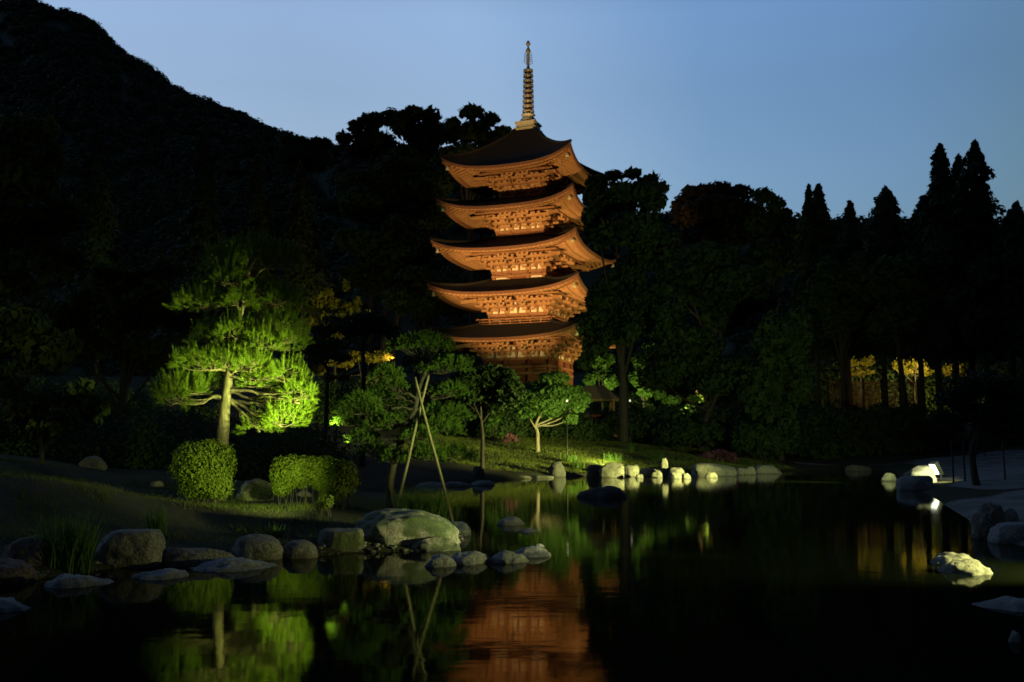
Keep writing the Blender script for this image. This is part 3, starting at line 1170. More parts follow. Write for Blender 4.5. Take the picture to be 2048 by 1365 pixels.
bl('broadleaf_tree', 'dark tree stepping down from the dome-topped tree to the first pointed cypress', 'tree',
   [(1525, 392, 28, 18), (1552, 412, 20, 20), (1570, 430, 16, 16), (1530, 450, 50, 40), (1580, 470, 24, 40), (1540, 520, 60, 50)], 92, 1535, 'leaf_dark', .28, 14, .3)
bl('broadleaf_tree', 'wide dim green tree below the dome-topped tree', 'tree', clumps(1430, 570, 130, 90, 12, .42), 70, 1430, 'leaf_dark', .24, 20, .3)
bl('broadleaf_tree', 'low dim green tree overhanging the far water right of the black trunk', 'tree', clumps(1400, 730, 130, 80, 11, .4), 64, 1400, 'leaf_dark', .2, 24, .25)
bl('broadleaf_tree', 'dark green tree leaning over the water at the far end of the stone edging', 'tree', clumps(1560, 740, 80, 140, 11, .4), 62, 1560, 'leaf_dark', .2, 22, .25)
bl('shrub', 'black shrub on the far bank behind the lit lawn', 'shrub', [(1245, 850, 50, 30), (1300, 860, 45, 30), (1210, 860, 26, 22)], 64, 1260, 'leaf_dark', .16, 40, .08)
bl('shrub', 'black shrub on the far bank behind the long stone', 'shrub', [(1370, 865, 50, 32), (1420, 870, 40, 26), (1340, 870, 40, 30)], 62, 1380, 'leaf_dark', .16, 40, .08)
bl('shrub', 'dark shrub touching the water beyond the long stone', 'shrub', [(1500, 880, 40, 40), (1540, 885, 38, 42), (1575, 870, 28, 45)], 60, 1530, 'leaf_dark', .16, 40, .08)
bl('broadleaf_tree', 'yellow-green lit tree just right of the thick black trunk', 'tree',
   [(1282, 725, 20, 22), (1272, 760, 16, 18), (1300, 700, 18, 16), (1305, 745, 14, 18), (1290, 785, 20, 12)], 72, 1288, 'leaf_green', .2, 22, .12)
bl('broadleaf_tree', 'yellow-green lit tree between the pagoda and the thick black trunk', 'tree',
   [(1205, 745, 20, 20), (1190, 725, 12, 16), (1222, 765, 16, 16), (1180, 760, 14, 14), (1215, 720, 18, 14)], 74, 1205, 'leaf_green', .2, 22, .12)
bl('shrub', 'dim yellow-lit shrub low behind the far bank trees', 'shrub',
   [(1345, 800, 26, 10), (1320, 790, 14, 12), (1390, 798, 24, 8), (1415, 735, 14, 12), (1440, 760, 18, 10)], 76, 1370, 'leaf_green', .2, 22, .1)
GRP_Y = 'pointed cypresses on the right'
YC = [(1637, 372, 86, 700, 78, 'twin-tipped black cypress, first pointed tree right of the dome-topped tree', .7),
      (1700, 405, 66, 700, 80, 'short black cypress in the gap right of the twin-tipped cypress', .75),
      (1772, 378, 96, 700, 76, 'blunt black cypress second tallest outline before the tall pair', .6),
      (1880, 290, 102, 705, 72, 'tall black cypress, left one of the tall pair', .75),
      (1950, 286, 129, 705, 73, 'tall black cypress, right one of the tall pair', .75),
      (2032, 410, 100, 705, 70, 'black cypress cut by the right edge of the view', .7),
      (1917, 315, 66, 600, 76, 'slim black cypress tip in the notch of the tall pair', .8),
      (1846, 395, 90, 690, 74, 'shoulder-high black cypress on the left flank of the tall pair', .7)]
for (u, v, hw, vb, Y, lab, tp) in YC:
    conifer('cypress', lab, u, v, hw, vb, Y, 'conifer_dark', GRP_Y, 9000, .28, tip=tp, tr=.3)
conifer('cypress', 'small second tip leaning on the twin-tipped cypress', 1618, 372, 34, 600, 77, 'conifer_dark', GRP_Y, 4000, .26, tip=.75)
bl('broadleaf_tree', 'black leafy tree filling the gap under the short cypress', 'tree', clumps(1690, 590, 80, 110, 9, .42), 74, 1690, 'leaf_dark', .26, 14, .3)
bl('broadleaf_tree', 'black leafy tree below the blunt cypress', 'tree', clumps(1800, 600, 80, 95, 9, .42), 71, 1812, 'leaf_dark', .26, 14, .28)
bl('broadleaf_tree', 'black leafy tree at the right edge below the cypresses', 'tree', clumps(1980, 590, 90, 100, 9, .42), 69, 1985, 'leaf_dark', .26, 14, .3)
bl('shrub', 'golden lit thicket right of centre between black trunks, dimmer one', 'shrub',
   [(1705, 722, 11, 14), (1735, 722, 15, 14), (1720, 745, 30, 10)], 88, 1722, 'leaf_gold', .2, 24, .1)
bl('shrub', 'brightest golden lit thicket behind the black trunks on the right', 'shrub',
   [(1795, 728, 12, 14), (1830, 724, 26, 16), (1850, 742, 20, 10), (1812, 742, 16, 8)], 88, 1830, 'leaf_gold', .2, 24, .1)
bl('shrub', 'thin golden lit thicket nearest the right edge', 'shrub',
   [(1915, 735, 10, 24), (1952, 703, 12, 8), (1925, 755, 12, 10), (1895, 738, 8, 14)], 88, 1925, 'leaf_gold', .2, 24, .1)
bl('hedge', 'long black hedge below the bamboo fence on the far right', 'hedge',
   [(1640, 850, 50, 50), (1700, 850, 50, 48), (1760, 850, 50, 46), (1820, 852, 50, 44), (1880, 855, 50, 42), (1600, 880, 40, 40)], 66, 1740, 'conifer_dark', .2, 26, .08)
bl('garden_pine', 'black spreading pine standing on the gravel at the right edge', 'tree',
   [(1960, 770, 70, 36), (1905, 800, 46, 30), (2030, 800, 60, 44), (1960, 830, 70, 30), (2010, 850, 50, 26), (1890, 835, 36, 18)], 29, 1948,
   'conifer_dark', .08, 90, .13, trunk_pts=[(1948, 940), (1950, 880)])
# maples and flowering shrubs on the lit lawn
bl('maple_tree', 'small maple with a pale floodlit trunk on the lit lawn', 'tree',
   [(1100, 800, 70, 34), (1042, 800, 32, 24), (1080, 782, 40, 24), (1130, 790, 36, 26), (1158, 808, 20, 18), (1100, 822, 38, 18), (1142, 838, 18, 13), (1052, 826, 24, 16),
    (1110, 758, 40, 16), (1150, 800, 34, 30), (1170, 800, 14, 12)], 52, 1075, 'leaf_maple', .11, 110, .13, bark='bark', trunk_pts=[(1075, 868), (1073, 845)])
bl('maple_tree', 'small maple with a dark trunk standing before the lit lawn', 'tree',
   [(960, 770, 70, 34), (1010, 760, 30, 26), (930, 760, 42, 24), (980, 748, 42, 22), (962, 795, 38, 22), (1002, 785, 28, 20), (905, 790, 26, 20), (925, 722, 30, 14), (990, 815, 22, 12), (920, 790, 40, 36), (1020, 790, 36, 34), (940, 830, 26, 16)],
   44, 965, 'leaf_dark', .10, 110, .11, trunk_pts=[(965, 870), (962, 840)])
bl('shrub', 'bright yellow-green shrub between the two maples', 'shrub', [(985, 838, 18, 18), (1000, 826, 12, 10), (975, 858, 12, 14)], 57, 986, 'leaf_green', .11, 90, .06)
bl('azalea', 'pink-flowered azalea on the lit lawn', 'azalea', [(1022, 873, 13, 7), (1014, 880, 8, 6), (1030, 878, 8, 6)], 55, 1021, 'azalea', .09, 100, .03)
bl('azalea', 'dull pink azalea mound behind the long stone', 'azalea', [(1440, 912, 34, 14), (1415, 914, 18, 10), (1465, 918, 16, 9)], 57, 1440, 'azalea', .09, 90, .04)


# ------------------------------------------------------------------ pines in front
def needles(B, D, L, m, nl, wd, ang=.75):
    n = len(B)
    D = unit(D)
    A_ = unit(np.cross(D, rand_dir(n)))
    B2 = np.cross(D, A_)
    a = np.linspace(.05, 1.0, m)[None, :]
    th = (np.arange(m) * 2.39996)[None, :] + RNG.uniform(0, 6.28, (n, 1))
    rad = A_[:, None, :] * np.cos(th)[..., None] + B2[:, None, :] * np.sin(th)[..., None]
    p0 = B[:, None, :] + D[:, None, :] * (L[:, None] * a)[..., None]
    k = ang * (1.05 - .55 * a[..., None] ** 2) * RNG.uniform(.75, 1.25, (n, m, 1))
    dn = D[:, None, :] * np.cos(k) + rad * np.sin(k)
    sd = np.cross(dn, RNG.normal(size=(n, m, 3)))
    sd /= np.maximum(np.linalg.norm(sd, axis=2, keepdims=True), 1e-6)
    ln = nl * RNG.uniform(.7, 1.2, (n, m, 1))
    V = np.stack([p0 - sd * wd / 2, p0 + sd * wd / 2, p0 + dn * ln], axis=2)
    return V.reshape(-1, 3)


def pine(name, label, cat, Y, bu, trunk, r0, r1, pads, mat, bark, dens, slen, nl, m, wd, candle=.35, zup=1.0, wide=1.0, tall_=1.25):
    b0 = at(bu, 900, Y)
    bz = h(b0.x, Y)
    off = Vector((b0.x, Y, bz))
    root = empty(name, off)
    tag(root, label, cat)
    mb = MB()
    S = limb(mb, [Vector((0, 0, -.2))] + [at(u, v, Y + dy) - off for (u, v, dy) in trunk], r0, r1, 12, 8, .12, .006)
    mb.build('trunk', M[bark], root, True)
    ppm = FPX / Y
    for (u, v, ru, rv, dy, au, av) in pads:
        c_ = at(u, v, Y + dy) - off
        rx, rz = ru / ppm * wide, rv / ppm * tall_
        ry = min(rx * .8, .75)
        n = int(dens * math.pi * rx * ry) + 20
        d = rand_dir(n)
        d[:, 2] = np.abs(d[:, 2]) * 1.25 - .35
        rad = RNG.uniform(.55, 1.02, (n, 1)) ** .6
        lump = 1 + .22 * np.sin(d[:, :1] * 5 + v) * np.cos(d[:, 1:2] * 6 + u)
        B = np.array(c_) + d * np.array([rx, ry, rz]) * rad * lump
        L = RNG.uniform(.5, 1.0, n) * slen
        tall = RNG.random(n) < candle
        D = np.where(tall[:, None], np.array([0, 0, 1.0]) + .25 * d + .10 * RNG.normal(size=(n, 3)),
                     np.array([0, 0, .35 * zup]) + d * 1.0 + .35 * RNG.normal(size=(n, 3)))
        L = np.where(tall, L * 1.6, L * .8)
        VV = [needles(B[~tall], D[~tall], L[~tall], m, nl, wd)]
        if tall.any():
            VV.append(needles(B[tall], D[tall], L[tall], int(m * 1.5), nl * .75, wd, .55))
        link('foliage_pad', raw_mesh('foliage_pad', np.concatenate(VV), 3), M[mat], root)
        bb = MB()
        a = at(au, av, Y) - off
        s = min(S, key=lambda p: (p - a).length)
        e = c_ + Vector((0, 0, -rz * .35))
        mid = s.lerp(e, .5) + Vector((0, random.uniform(-.08, .08), random.uniform(-.08, .1)))
        q1 = s.lerp(e, .25) + Vector((0, 0, random.uniform(-.03, .08)))
        rb_ = r0 * .32
        T = limb(bb, [s, q1, mid, e], rb_, rb_ * .4, 8, 5, .15, .012)
        for k in random.sample(range(n), min(n, 16)):
            tgt = Vector(B[k])
            st_ = T[int(len(T) * random.uniform(.45, .95))]
            limb(bb, [st_, st_.lerp(tgt, .5) + Vector((random.uniform(-.05, .05), random.uniform(-.05, .05), -.04)), tgt], rb_ * .3, rb_ * .1, 5, 3, .1)
        bb.build('branch', M[bark], root, True)
    return root


pine('pine_tree', 'tall floodlit pine with bright yellow-green candles behind the round bush', 'tree', 18.3, 444,
     [(447, 850, 0), (453, 790, 0), (462, 715, .05), (478, 640, -.05), (484, 600, 0), (492, 560, .05), (508, 520, 0)], .125, .03,
     [(450, 525, 46, 32, .1, 492, 556), (510, 518, 52, 34, .2, 498, 545), (562, 525, 40, 32, 0, 495, 556),
      (395, 612, 50, 24, -.1, 482, 620), (520, 588, 46, 26, .3, 487, 590), (566, 604, 40, 26, -.1, 482, 615),
      (428, 675, 46, 30, .1, 470, 690), (490, 660, 40, 26, .45, 476, 650), (560, 645, 44, 34, .2, 476, 655), (580, 690, 36, 26, -.2, 470, 690),
      (525, 690, 40, 26, -.3, 468, 700), (395, 728, 52, 24, -.2, 460, 745), (455, 725, 42, 26, -.35, 462, 735),
      (365, 785, 54, 28, 0, 452, 795), (415, 770, 40, 26, .3, 454, 785), (345, 800, 30, 18, -.2, 450, 800),
      (525, 765, 42, 34, .15, 456, 770), (575, 752, 36, 30, -.1, 458, 750), (600, 795, 32, 34, -.15, 455, 785), (558, 800, 36, 26, .3, 455, 785),
      (520, 858, 34, 20, 0, 452, 800), (565, 845, 44, 26, -.1, 452, 798), (600, 830, 26, 22, .1, 452, 798),
      (480, 612, 34, 22, -.4, 484, 610), (472, 668, 32, 20, -.45, 474, 670), (500, 735, 36, 24, -.4, 460, 740), (455, 560, 34, 18, -.3, 490, 575)],
     'needle', 'bark_pine', 340, .22, .08, 42, .0062, .36, wide=.93, tall_=1.0)
pine('garden_pine', 'dim cloud-pruned pine propped by two crossed poles', 'tree', 17.4, 784,
     [(780, 965, .2), (800, 890, .2), (812, 862, .25), (830, 815, .2), (838, 775, .15), (850, 745, 0), (856, 715, 0)], .08, .03,
     [(848, 692, 62, 20, .2, 852, 735), (800, 690, 22, 14, .1, 850, 735), (895, 735, 46, 18, -.1, 845, 760), (852, 732, 30, 14, .4, 845, 760),
      (772, 752, 34, 18, -.1, 828, 800), (788, 772, 26, 14, -.2, 828, 800), (718, 818, 48, 28, -.1, 822, 820), (780, 845, 20, 10, -.3, 815, 845),
      (900, 785, 34, 16, .2, 830, 790), (728, 880, 34, 15, .1, 805, 880), (880, 860, 50, 22, .1, 812, 850), (850, 912, 44, 20, -.2, 800, 910),
      (785, 918, 26, 15, -.2, 795, 920), (912, 915, 38, 24, .4, 800, 910), (870, 825, 30, 14, .3, 818, 830), (762, 792, 34, 15, .2, 826, 805), (752, 852, 30, 14, -.2, 812, 850),
      (835, 872, 36, 16, -.3, 808, 870), (905, 830, 34, 15, .2, 822, 825), (690, 846, 26, 13, 0, 815, 850), (745, 905, 30, 14, .2, 800, 905)],
     'needle_dark', 'bark_dark', 900, .06, .05, 18, .0085, .25, 1.4)

# support poles
for (ut, vt, ub, vb, Y1, Y2, lab) in ((857, 752, 788, 1001, 17.1, 16.6, 'peeled pole propping the cloud-pruned pine, its foot in the grass on the bank'),
                                      (830, 755, 908, 1046, 17.0, 16.4, 'peeled pole propping the cloud-pruned pine, its foot by the blue-grey stone')):
    a, b_ = at(ut, vt, Y1), at(ub, vb, Y2)
    mb = MB()
    b_.z = min(b_.z, h(b_.x, b_.y) - .05) if h(b_.x, b_.y) > 0 else -.1
    limb(mb, [b_, b_.lerp(a, .33) + Vector((.008, 0, 0)), b_.lerp(a, .66) - Vector((.006, 0, 0)), a], .029, .022, 10, 4, .05)
    tag(mb.build('support_pole', M['pole'], None, True), lab, 'pole', 'poles propping the garden pine')


# ------------------------------------------------------------------ clipped bushes
def bush(name, label, cat, lobes, Y, leaf, size=.034, per=1500, stems=((0, 0),), group=None):
    """lobes: (u, v, ru, rv, dY) clipped rounded masses of small leaves"""
    ppm = FPX / Y
    b0 = at(lobes[0][0], lobes[0][1], Y)
    bz = h(b0.x, Y)
    off = np.array([b0.x, Y, bz])
    root = empty(name, off)
    tag(root, label, cat, group)
    out = []
    for (u, v, ru, rv, dy) in lobes:
        c_ = np.array(at(u, v, Y + dy)) - off
        rx, rz = ru / ppm, rv / ppm
        ry = rx * .85
        A_ = 4 * math.pi * (rx * ry + rx * rz + ry * rz) / 3
        n = int(per * A_)
        d = rand_dir(n)
        # flattened, boxy shoulders
        q = np.sum(np.abs(d) ** 2.6, 1) ** (1 / 2.6)
        e = d / q[:, None]
        lump = 1 + .06 * np.sin(e[:, :1] * 7 + u) * np.sin(e[:, 2:] * 8) + .05 * np.sin(e[:, 1:2] * 11 + v) * np.cos(e[:, 2:] * 13)
        gap = np.sin(e[:, 0] * 19 + u) * np.sin(e[:, 2] * 17 + v) * np.sin(e[:, 1] * 15) > .28
        stray = RNG.random(n) < .02
        rad = np.where(RNG.random(n) < .7, RNG.uniform(.92, 1.04, n), RNG.uniform(.6, .95, n))
        rad = np.where(gap, rad * RNG.uniform(.72, .95, n), rad)
        rad = np.where(stray, RNG.uniform(1.03, 1.13, n), rad)[:, None]
        P = c_ + e * np.array([rx, ry, rz]) * rad * lump
        keep = P[:, 2] > .02
        P, e = P[keep], e[keep]
        out.append(leaf_verts(P, RNG.uniform(.7, 1.3, len(P)) * size, e + .75 * rand_dir(len(P)), 1.6))
    link('foliage', raw_mesh('foliage', np.concatenate(out), 4), M[leaf], root)
    mb = MB()
    for (u, v, ru, rv, dy) in lobes:
        c_ = at(u, v, Y + dy) - Vector(off)
        for k in range(4):
            t = c_ + Vector((random.uniform(-.6, .6) * ru / ppm, random.uniform(-.6, .3) * ru / ppm, random.uniform(-.2, .5) * rv / ppm))
            f_ = Vector((c_.x + random.uniform(-.12, .12), dy + random.uniform(-.12, .12), -.05))
            limb(mb, [f_, f_.lerp(t, .45) + Vector((random.uniform(-.06, .06), 0, .05)), t], .010, .004, 5, 3, .1)
    mb.build('stem', M['bark_dark'], root, True)
    return root


bush('round_bush', 'large round clipped bush at the foot of the tall floodlit pine', 'bush',
     [(408, 930, 59, 47, 0), (420, 962, 42, 30, -.1), (398, 968, 38, 28, 0), (436, 976, 28, 20, -.2)], 16.9, 'leaf_bush', .027, 3000)
bush('hedge', 'flat-topped clipped hedge with an arched gap right of the mossy stone', 'hedge',
     [(578, 945, 36, 32, 0), (600, 948, 30, 26, .1), (640, 940, 38, 26, 0), (612, 930, 34, 17, .1), (564, 972, 20, 20, -.05), (650, 965, 26, 16, .05), (660, 978, 22, 18, 0)], 16.6, 'leaf_bush', .027, 3000)
bush('round_bush', 'darker clipped bush at the right end of the hedge', 'bush', [(688, 958, 27, 36, .1), (676, 975, 20, 22, -.15)], 16.2, 'leaf_bush', .027, 3000)
bush('round_bush', 'tiny clipped bush at the foot of the hedge', 'bush', [(652, 1003, 15, 13, 0)], 14.9, 'leaf_bush', .026, 2600)


# ------------------------------------------------------------------ grass
def blades(P, length, lean, width, seg=3):
    """curved grass blades as strips of quads; returns verts of separate quads"""
    n = len(P)
    th = RNG.uniform(0, 2 * math.pi, n)
    dr = np.stack([np.cos(th), np.sin(th), np.zeros(n)], 1)
    sd = np.stack([-np.sin(th), np.cos(th), np.zeros(n)], 1)
    fan = RNG.uniform(0, 2 * math.pi, n)
    sd = np.stack([np.cos(fan), np.sin(fan), np.zeros(n)], 1)
    le = np.asarray(lean).reshape(-1, 1) * np.ones((n, 1))
    ln = np.asarray(length).reshape(-1, 1) * np.ones((n, 1))
    out = []
    prev = None
    for k in range(seg + 1):
        t = k / seg
        c_ = P + np.array([0, 0, 1]) * ln * (t - .35 * le * t * t) + dr * ln * le * t * t
        wd = width * (1 - t) ** .7 + .0006
        cur = (c_ - sd * wd / 2, c_ + sd * wd / 2)
        if prev is not None:
            out.append(np.stack([prev[0], prev[1], cur[1], cur[0]], 1))
        prev = cur
    return np.stack(out, 1).reshape(-1, 3)


def weld_strips(name, V, mat, parent=None):
    return link(name, raw_mesh(name, V, 4), mat, parent)


def clump(name, label, u, Y, rpx, hpx, n, width, lean, mat='blade', z=None, group=None, cat='grass clump', spread_y=.6):
    ppm = FPX / Y
    c_ = at(u, 900, Y)
    z = h(c_.x, Y) if z is None else z
    r = rpx / ppm
    a = RNG.uniform(0, 6.28, n)
    q = np.sqrt(RNG.random(n)) * r
    P = np.stack([q * np.cos(a), q * np.sin(a) * spread_y, np.full(n, -.03)], 1)
    V = blades(P, RNG.uniform(.55, 1.0, n) * hpx / ppm * 1.1, RNG.uniform(.1, 1.0, n) * lean, width, 5)
    o = link(name, raw_mesh(name, V, 4), M[mat], None, (c_.x, Y, z))
    tag(o, label, cat, group)
    return o


clump('grass_clump', 'tuft of long bright grass behind the biggest boulder at the pole feet', 845, 15.8, 52, 82, 700, .010, .8)
clump('iris_clump', 'tall dark iris clump rising from the water at the left', 140, 10.6, 54, 140, 420, .017, .4, z=-.05)
clump('grass_clump', 'thin dim grass clump on the bank right of the flat-topped boulder', 318, 12.6, 22, 72, 150, .008, .3)
clump('iris_clump', 'leafy iris tuft behind the two round stones', 556, 13.0, 16, 34, 50, .016, .6)
clump('iris_clump', 'bright lit iris tuft at the far water edge', 1157, 47, 12, 30, 60, .03, .6)
clump('leafy_plant', 'small bright leafy plant behind the white far stones', 1263, 55, 7, 22, 40, .07, .7, cat='plant')
clump('leafy_plant', 'low bright plant between the upright stone and the lit iris tuft', 1140, 49, 14, 20, 60, .05, .8, cat='plant')
clump('leafy_plant', 'low bright plant on the bank behind the big white stone', 1225, 50, 18, 22, 70, .05, .8, cat='plant')
clump('leafy_plant', 'low dim plant on the bank behind the thin standing stone', 1312, 51, 16, 24, 60, .05, .8, cat='plant')
clump('grass_clump', 'low grass tuft on the left shoulder of the biggest boulder', 735, 14.2, 30, 22, 160, .006, .8)
clump('grass_clump', 'low grass tuft over the square-edged boulder', 660, 13.4, 34, 18, 150, .006, .8)


def field(name, label, x0, x1, y0, y1, n, ln, wd, cond, mat='lawn'):
    X = RNG.uniform(x0, x1, n)
    Yv = RNG.uniform(y0, y1, n)
    k = cond(X, Yv)
    X, Yv = X[k], Yv[k]
    P = np.stack([X, Yv, H(X, Yv) - .01], 1)
    V = blades(P, RNG.uniform(.4, 1.2, len(X)) * ln, RNG.uniform(.3, 1.2, len(X)), wd, 2)
    tag(link(name, raw_mesh(name, V, 4), M[mat]), label, 'grass', kind='stuff')


patch = lambda X, Yv: (np.sin(X * 1.9 + Yv) + np.sin(X * .8 - Yv * 1.7 + 1) + RNG.normal(size=X.shape) * .7) > -.1
field('grass', 'short patchy grass on the near bank', -13, 0, 9, 24, 120000, .085, .006, lambda X, Yv: (pond_sd(X, Yv) > .15) & patch(X, Yv), 'bank_grass')
tuft = lambda X, Yv: (np.sin(X * 3.1 + 1.3 * np.sin(Yv * 2.3)) * np.sin(Yv * 2.7 + X * .9) > .55) & (pond_sd(X, Yv) > .25)
field('grass', 'longer ragged grass tufts on the near bank', -11, -.8, 9.5, 19, 42000, .17, .007, tuft, 'bank_grass')
field('grass', 'short lit lawn on the far bank', -6, 16, 44, 72, 90000, .13, .022, lambda X, Yv: pond_sd(X, Yv) > .3)


# ------------------------------------------------------------------ stones
nP = 900
px_ = RNG.uniform(-8, -.4, nP * 5)
py_ = RNG.uniform(9, 15, nP * 5)
sd_ = pond_sd(px_, py_)
kp = (sd_ > -.15) & (sd_ < .5)
px_, py_ = px_[kp][:nP], py_[kp][:nP]
pz_ = H(px_, py_)
pm = MB()
for (x, y, z) in zip(px_, py_, pz_):
    r_ = random.uniform(.012, .05)
    pm.lathe([(r_ * .6, -r_ * .3), (r_ * random.uniform(.85, 1.1), r_ * .1), (r_ * .55, r_ * random.uniform(.4, .6))], 6, (x, y, z))
tag(pm.build('pebbles', M['stone'], None, True), 'small pebbles and gravel along the near waterline', 'pebbles', kind='stuff')
def rock(name, label, u0, u1, vt, vb, mat, n=2.6, depth=.8, z0=0.0, sink=.25, seed=None, rough=1.0, lvl=4, flat=None, rot=0.0, group=None, cat='stone', Y=None,
         shear=0.0, cuts=5):
    seed = (hash((u0, vt, u1)) % 1000) * .37 if seed is None else seed
    Yf = gy(vb, z0) if Y is None else Y
    Wd = (u1 - u0) / FPX * Yf * 1.03
    Dp = Wd * depth
    Yc = Yf + Dp * .42
    uc = (u0 + u1) / 2
    xc = at(uc, vb, Yf).x * Yc / Yf
    ztop = at(uc, vt, Yc).z
    hh = max(ztop - z0, .02)
    zc_half = (hh + sink) / 2
    zc = z0 + hh - zc_half
    bmm = bmesh.new()
    bmesh.ops.create_icosphere(bmm, subdivisions=lvl, radius=1.0)
    rnd = random.Random(int(seed * 100))
    planes = []
    for k in range(cuts):
        pd = Vector((rnd.uniform(-1, 1), rnd.uniform(-1, .4), rnd.uniform(-.1, .9))).normalized()
        planes.append((pd, rnd.uniform(.78, .95)))
    wl = 1.0
    if sink > 0:
        tt = abs((z0 - zc) / zc_half)
        wl = 1 / max(.45, (1 - min(tt, .97) ** n) ** (1 / n))
    for v in bmm.verts:
        d = v.co.normalized()
        q = (abs(d.x) ** n + abs(d.y) ** n + abs(d.z) ** n) ** (1 / n)
        p = d / q
        for (pd, lim) in planes:
            ex = p.dot(pd) - lim
            if ex > 0:
                p = p - pd * ex * .85
        s = Vector((seed, seed * 1.7, -seed))
        f_ = 1 + rough * (.14 * mnoise.noise(p * 1.3 + s) + .07 * mnoise.noise(p * 3.1 + s) + .045 * mnoise.noise(p * 6.3 + s) + .03 * abs(mnoise.noise(p * 4.1 - s)) + .02 * mnoise.noise(p * 15 + s))
        p = p * f_
        if flat is not None and p.z > flat:
            p.z = flat + (p.z - flat) * .18
        v.co = Vector(((p.x + shear * p.z) * Wd / 2 * wl, p.y * Dp / 2 * wl, p.z * zc_half * (1 / flat if flat else 1) if p.z > 0 else p.z * zc_half))
    if rot:
        bmesh.ops.rotate(bmm, verts=bmm.verts, cent=(0, 0, 0), matrix=Matrix.Rotation(rot, 3, 'Z'))
    me = bpy.data.meshes.new(name)
    bmm.to_mesh(me)
    bmm.free()
    me.polygons.foreach_set('use_smooth', [True] * len(me.polygons))
    me.update()
    o = link(name, me, M[mat], None, (xc, Yc, zc))
    tag(o, label, cat, group)
    return o


GN = 'boulders along the near waterline'
GS = 'flat stones in the near water'
GF = 'stones along the far waterline'
rock('boulder', 'biggest boulder, mossy with a sloping lit top, below the pole feet', 712, 912, 1022, 1100, 'stone_mossy', 2.3, .8, lvl=5, seed=3.1, shear=-.12, group=GN, sink=.2, cuts=4)
rock('boulder', 'low shelf stone at the right foot of the biggest boulder', 818, 918, 1074, 1103, 'stone_mossy', 2.4, .7, lvl=5, seed=8.3, group=GN, sink=.3, cuts=5)
rock('boulder', 'blue-grey angular stone behind the biggest boulder', 858, 942, 1043, 1073, 'stone_blue', 2.3, .8, lvl=5, seed=12.7, group=GN, shear=.1, sink=.3, cuts=6)
rock('boulder', 'square-edged mossy boulder left of the biggest boulder', 630, 722, 1060, 1107, 'stone_mossy', 5.0, .7, lvl=5, seed=5.9, flat=.8, group=GN, sink=.2)
rock('boulder', 'small round boulder next to the square-edged one', 563, 636, 1080, 1117, 'stone', 2.2, .85, lvl=5, seed=21.3, group=GN, rough=.5, cuts=0)
rock('boulder', 'cracked egg-shaped boulder left of the small round one', 464, 562, 1070, 1121, 'stone', 2.3, .8, lvl=5, seed=17.1, group=GN, rough=.6, cuts=0)
rock('boulder', 'low long rough boulder between the egg-shaped and flat-topped ones', 312, 468, 1098, 1133, 'stone', 2.6, .5, lvl=5, seed=30.2, group=GN)
rock('boulder', 'tall flat-topped boulder right of the iris clump', 186, 322, 1062, 1136, 'stone', 2.9, .75, lvl=5, seed=27.5, group=GN, flat=.8, cuts=2)
rock('boulder', 'dark brown boulder hidden behind the iris clump', 0, 110, 1075, 1150, 'stone_brown', 2.4, .8, lvl=5, seed=33.3, group=GN)
rock('boulder', 'dark brown boulder cut by the left edge at the water', -70, 68, 1122, 1172, 'stone_brown', 2.3, .8, lvl=5, seed=38.4, group=GN)
rock('stepping_stone', 'longest pale flat stone, below the egg-shaped boulder', 388, 537, 1115, 1143, 'stone_grey', 2.0, 1.05, lvl=5, seed=41.0, group=GS, sink=.42, rough=1.2, cuts=5)
rock('stepping_stone', 'narrow flat stone between the longest one and the flat-topped boulder', 272, 374, 1135, 1159, 'stone_grey', 2.0, 1.05, lvl=5, seed=44.1, group=GS, sink=.42, rough=1.2, cuts=5)
rock('stepping_stone', 'slim flat stone in the water before the iris clump', 108, 216, 1148, 1176, 'stone_grey', 2.0, 1.05, lvl=5, seed=47.2, group=GS, sink=.42, rough=1.2, cuts=5)
rock('stepping_stone', 'flat stone at the lower left edge of the view', -70, 50, 1196, 1230, 'stone_grey', 2.0, 1.05, lvl=5, seed=50.3, group=GS, sink=.42, rough=1.2, cuts=5)
rock('stepping_stone', 'small pointed stone in the water below the biggest boulder', 843, 910, 1110, 1135, 'stone_grey', 1.9, .8, lvl=5, seed=53.4, group=GS)
rock('stepping_stone', 'broad flat stone right of the small pointed stone', 888, 982, 1101, 1129, 'stone_grey', 2.0, 1.05, lvl=5, seed=56.5, group=GS, sink=.42, rough=1.2, cuts=5)
rock('stepping_stone', 'rounded low stone right of the broad flat one', 983, 1062, 1105, 1127, 'stone_grey', 2.0, 1.05, lvl=5, seed=59.6, group=GS, sink=.42, rough=1.2, cuts=5)
rock('stepping_stone', 'flat stone with a lit rim, right end of the near stone row', 1018, 1102, 1096, 1115, 'stone_grey', 2.0, 1.05, lvl=5, seed=62.7, group=GS, sink=.42, rough=1.2, cuts=5)
rock('stepping_stone', 'sliver of stone just above the right end of the near stone row', 1062, 1092, 1088, 1095, 'stone_grey', 2.0, 1.05, seed=65.8, group=GS, sink=.42, rough=1.2, cuts=5)
rock('stepping_stone', 'dark dome of stone alone in the water right of the blue-grey stone', 994, 1048, 1034, 1051, 'stone_grey', 2.0, 1.05, seed=68.9, group=GS, sink=.42, rough=1.2, cuts=5)
rock('stepping_stone', 'thin stone barely above water right of the dark dome', 1034, 1080, 1056, 1065, 'stone_grey', 2.0, 1.05, seed=71.1, group=GS, sink=.42, rough=1.2, cuts=5)
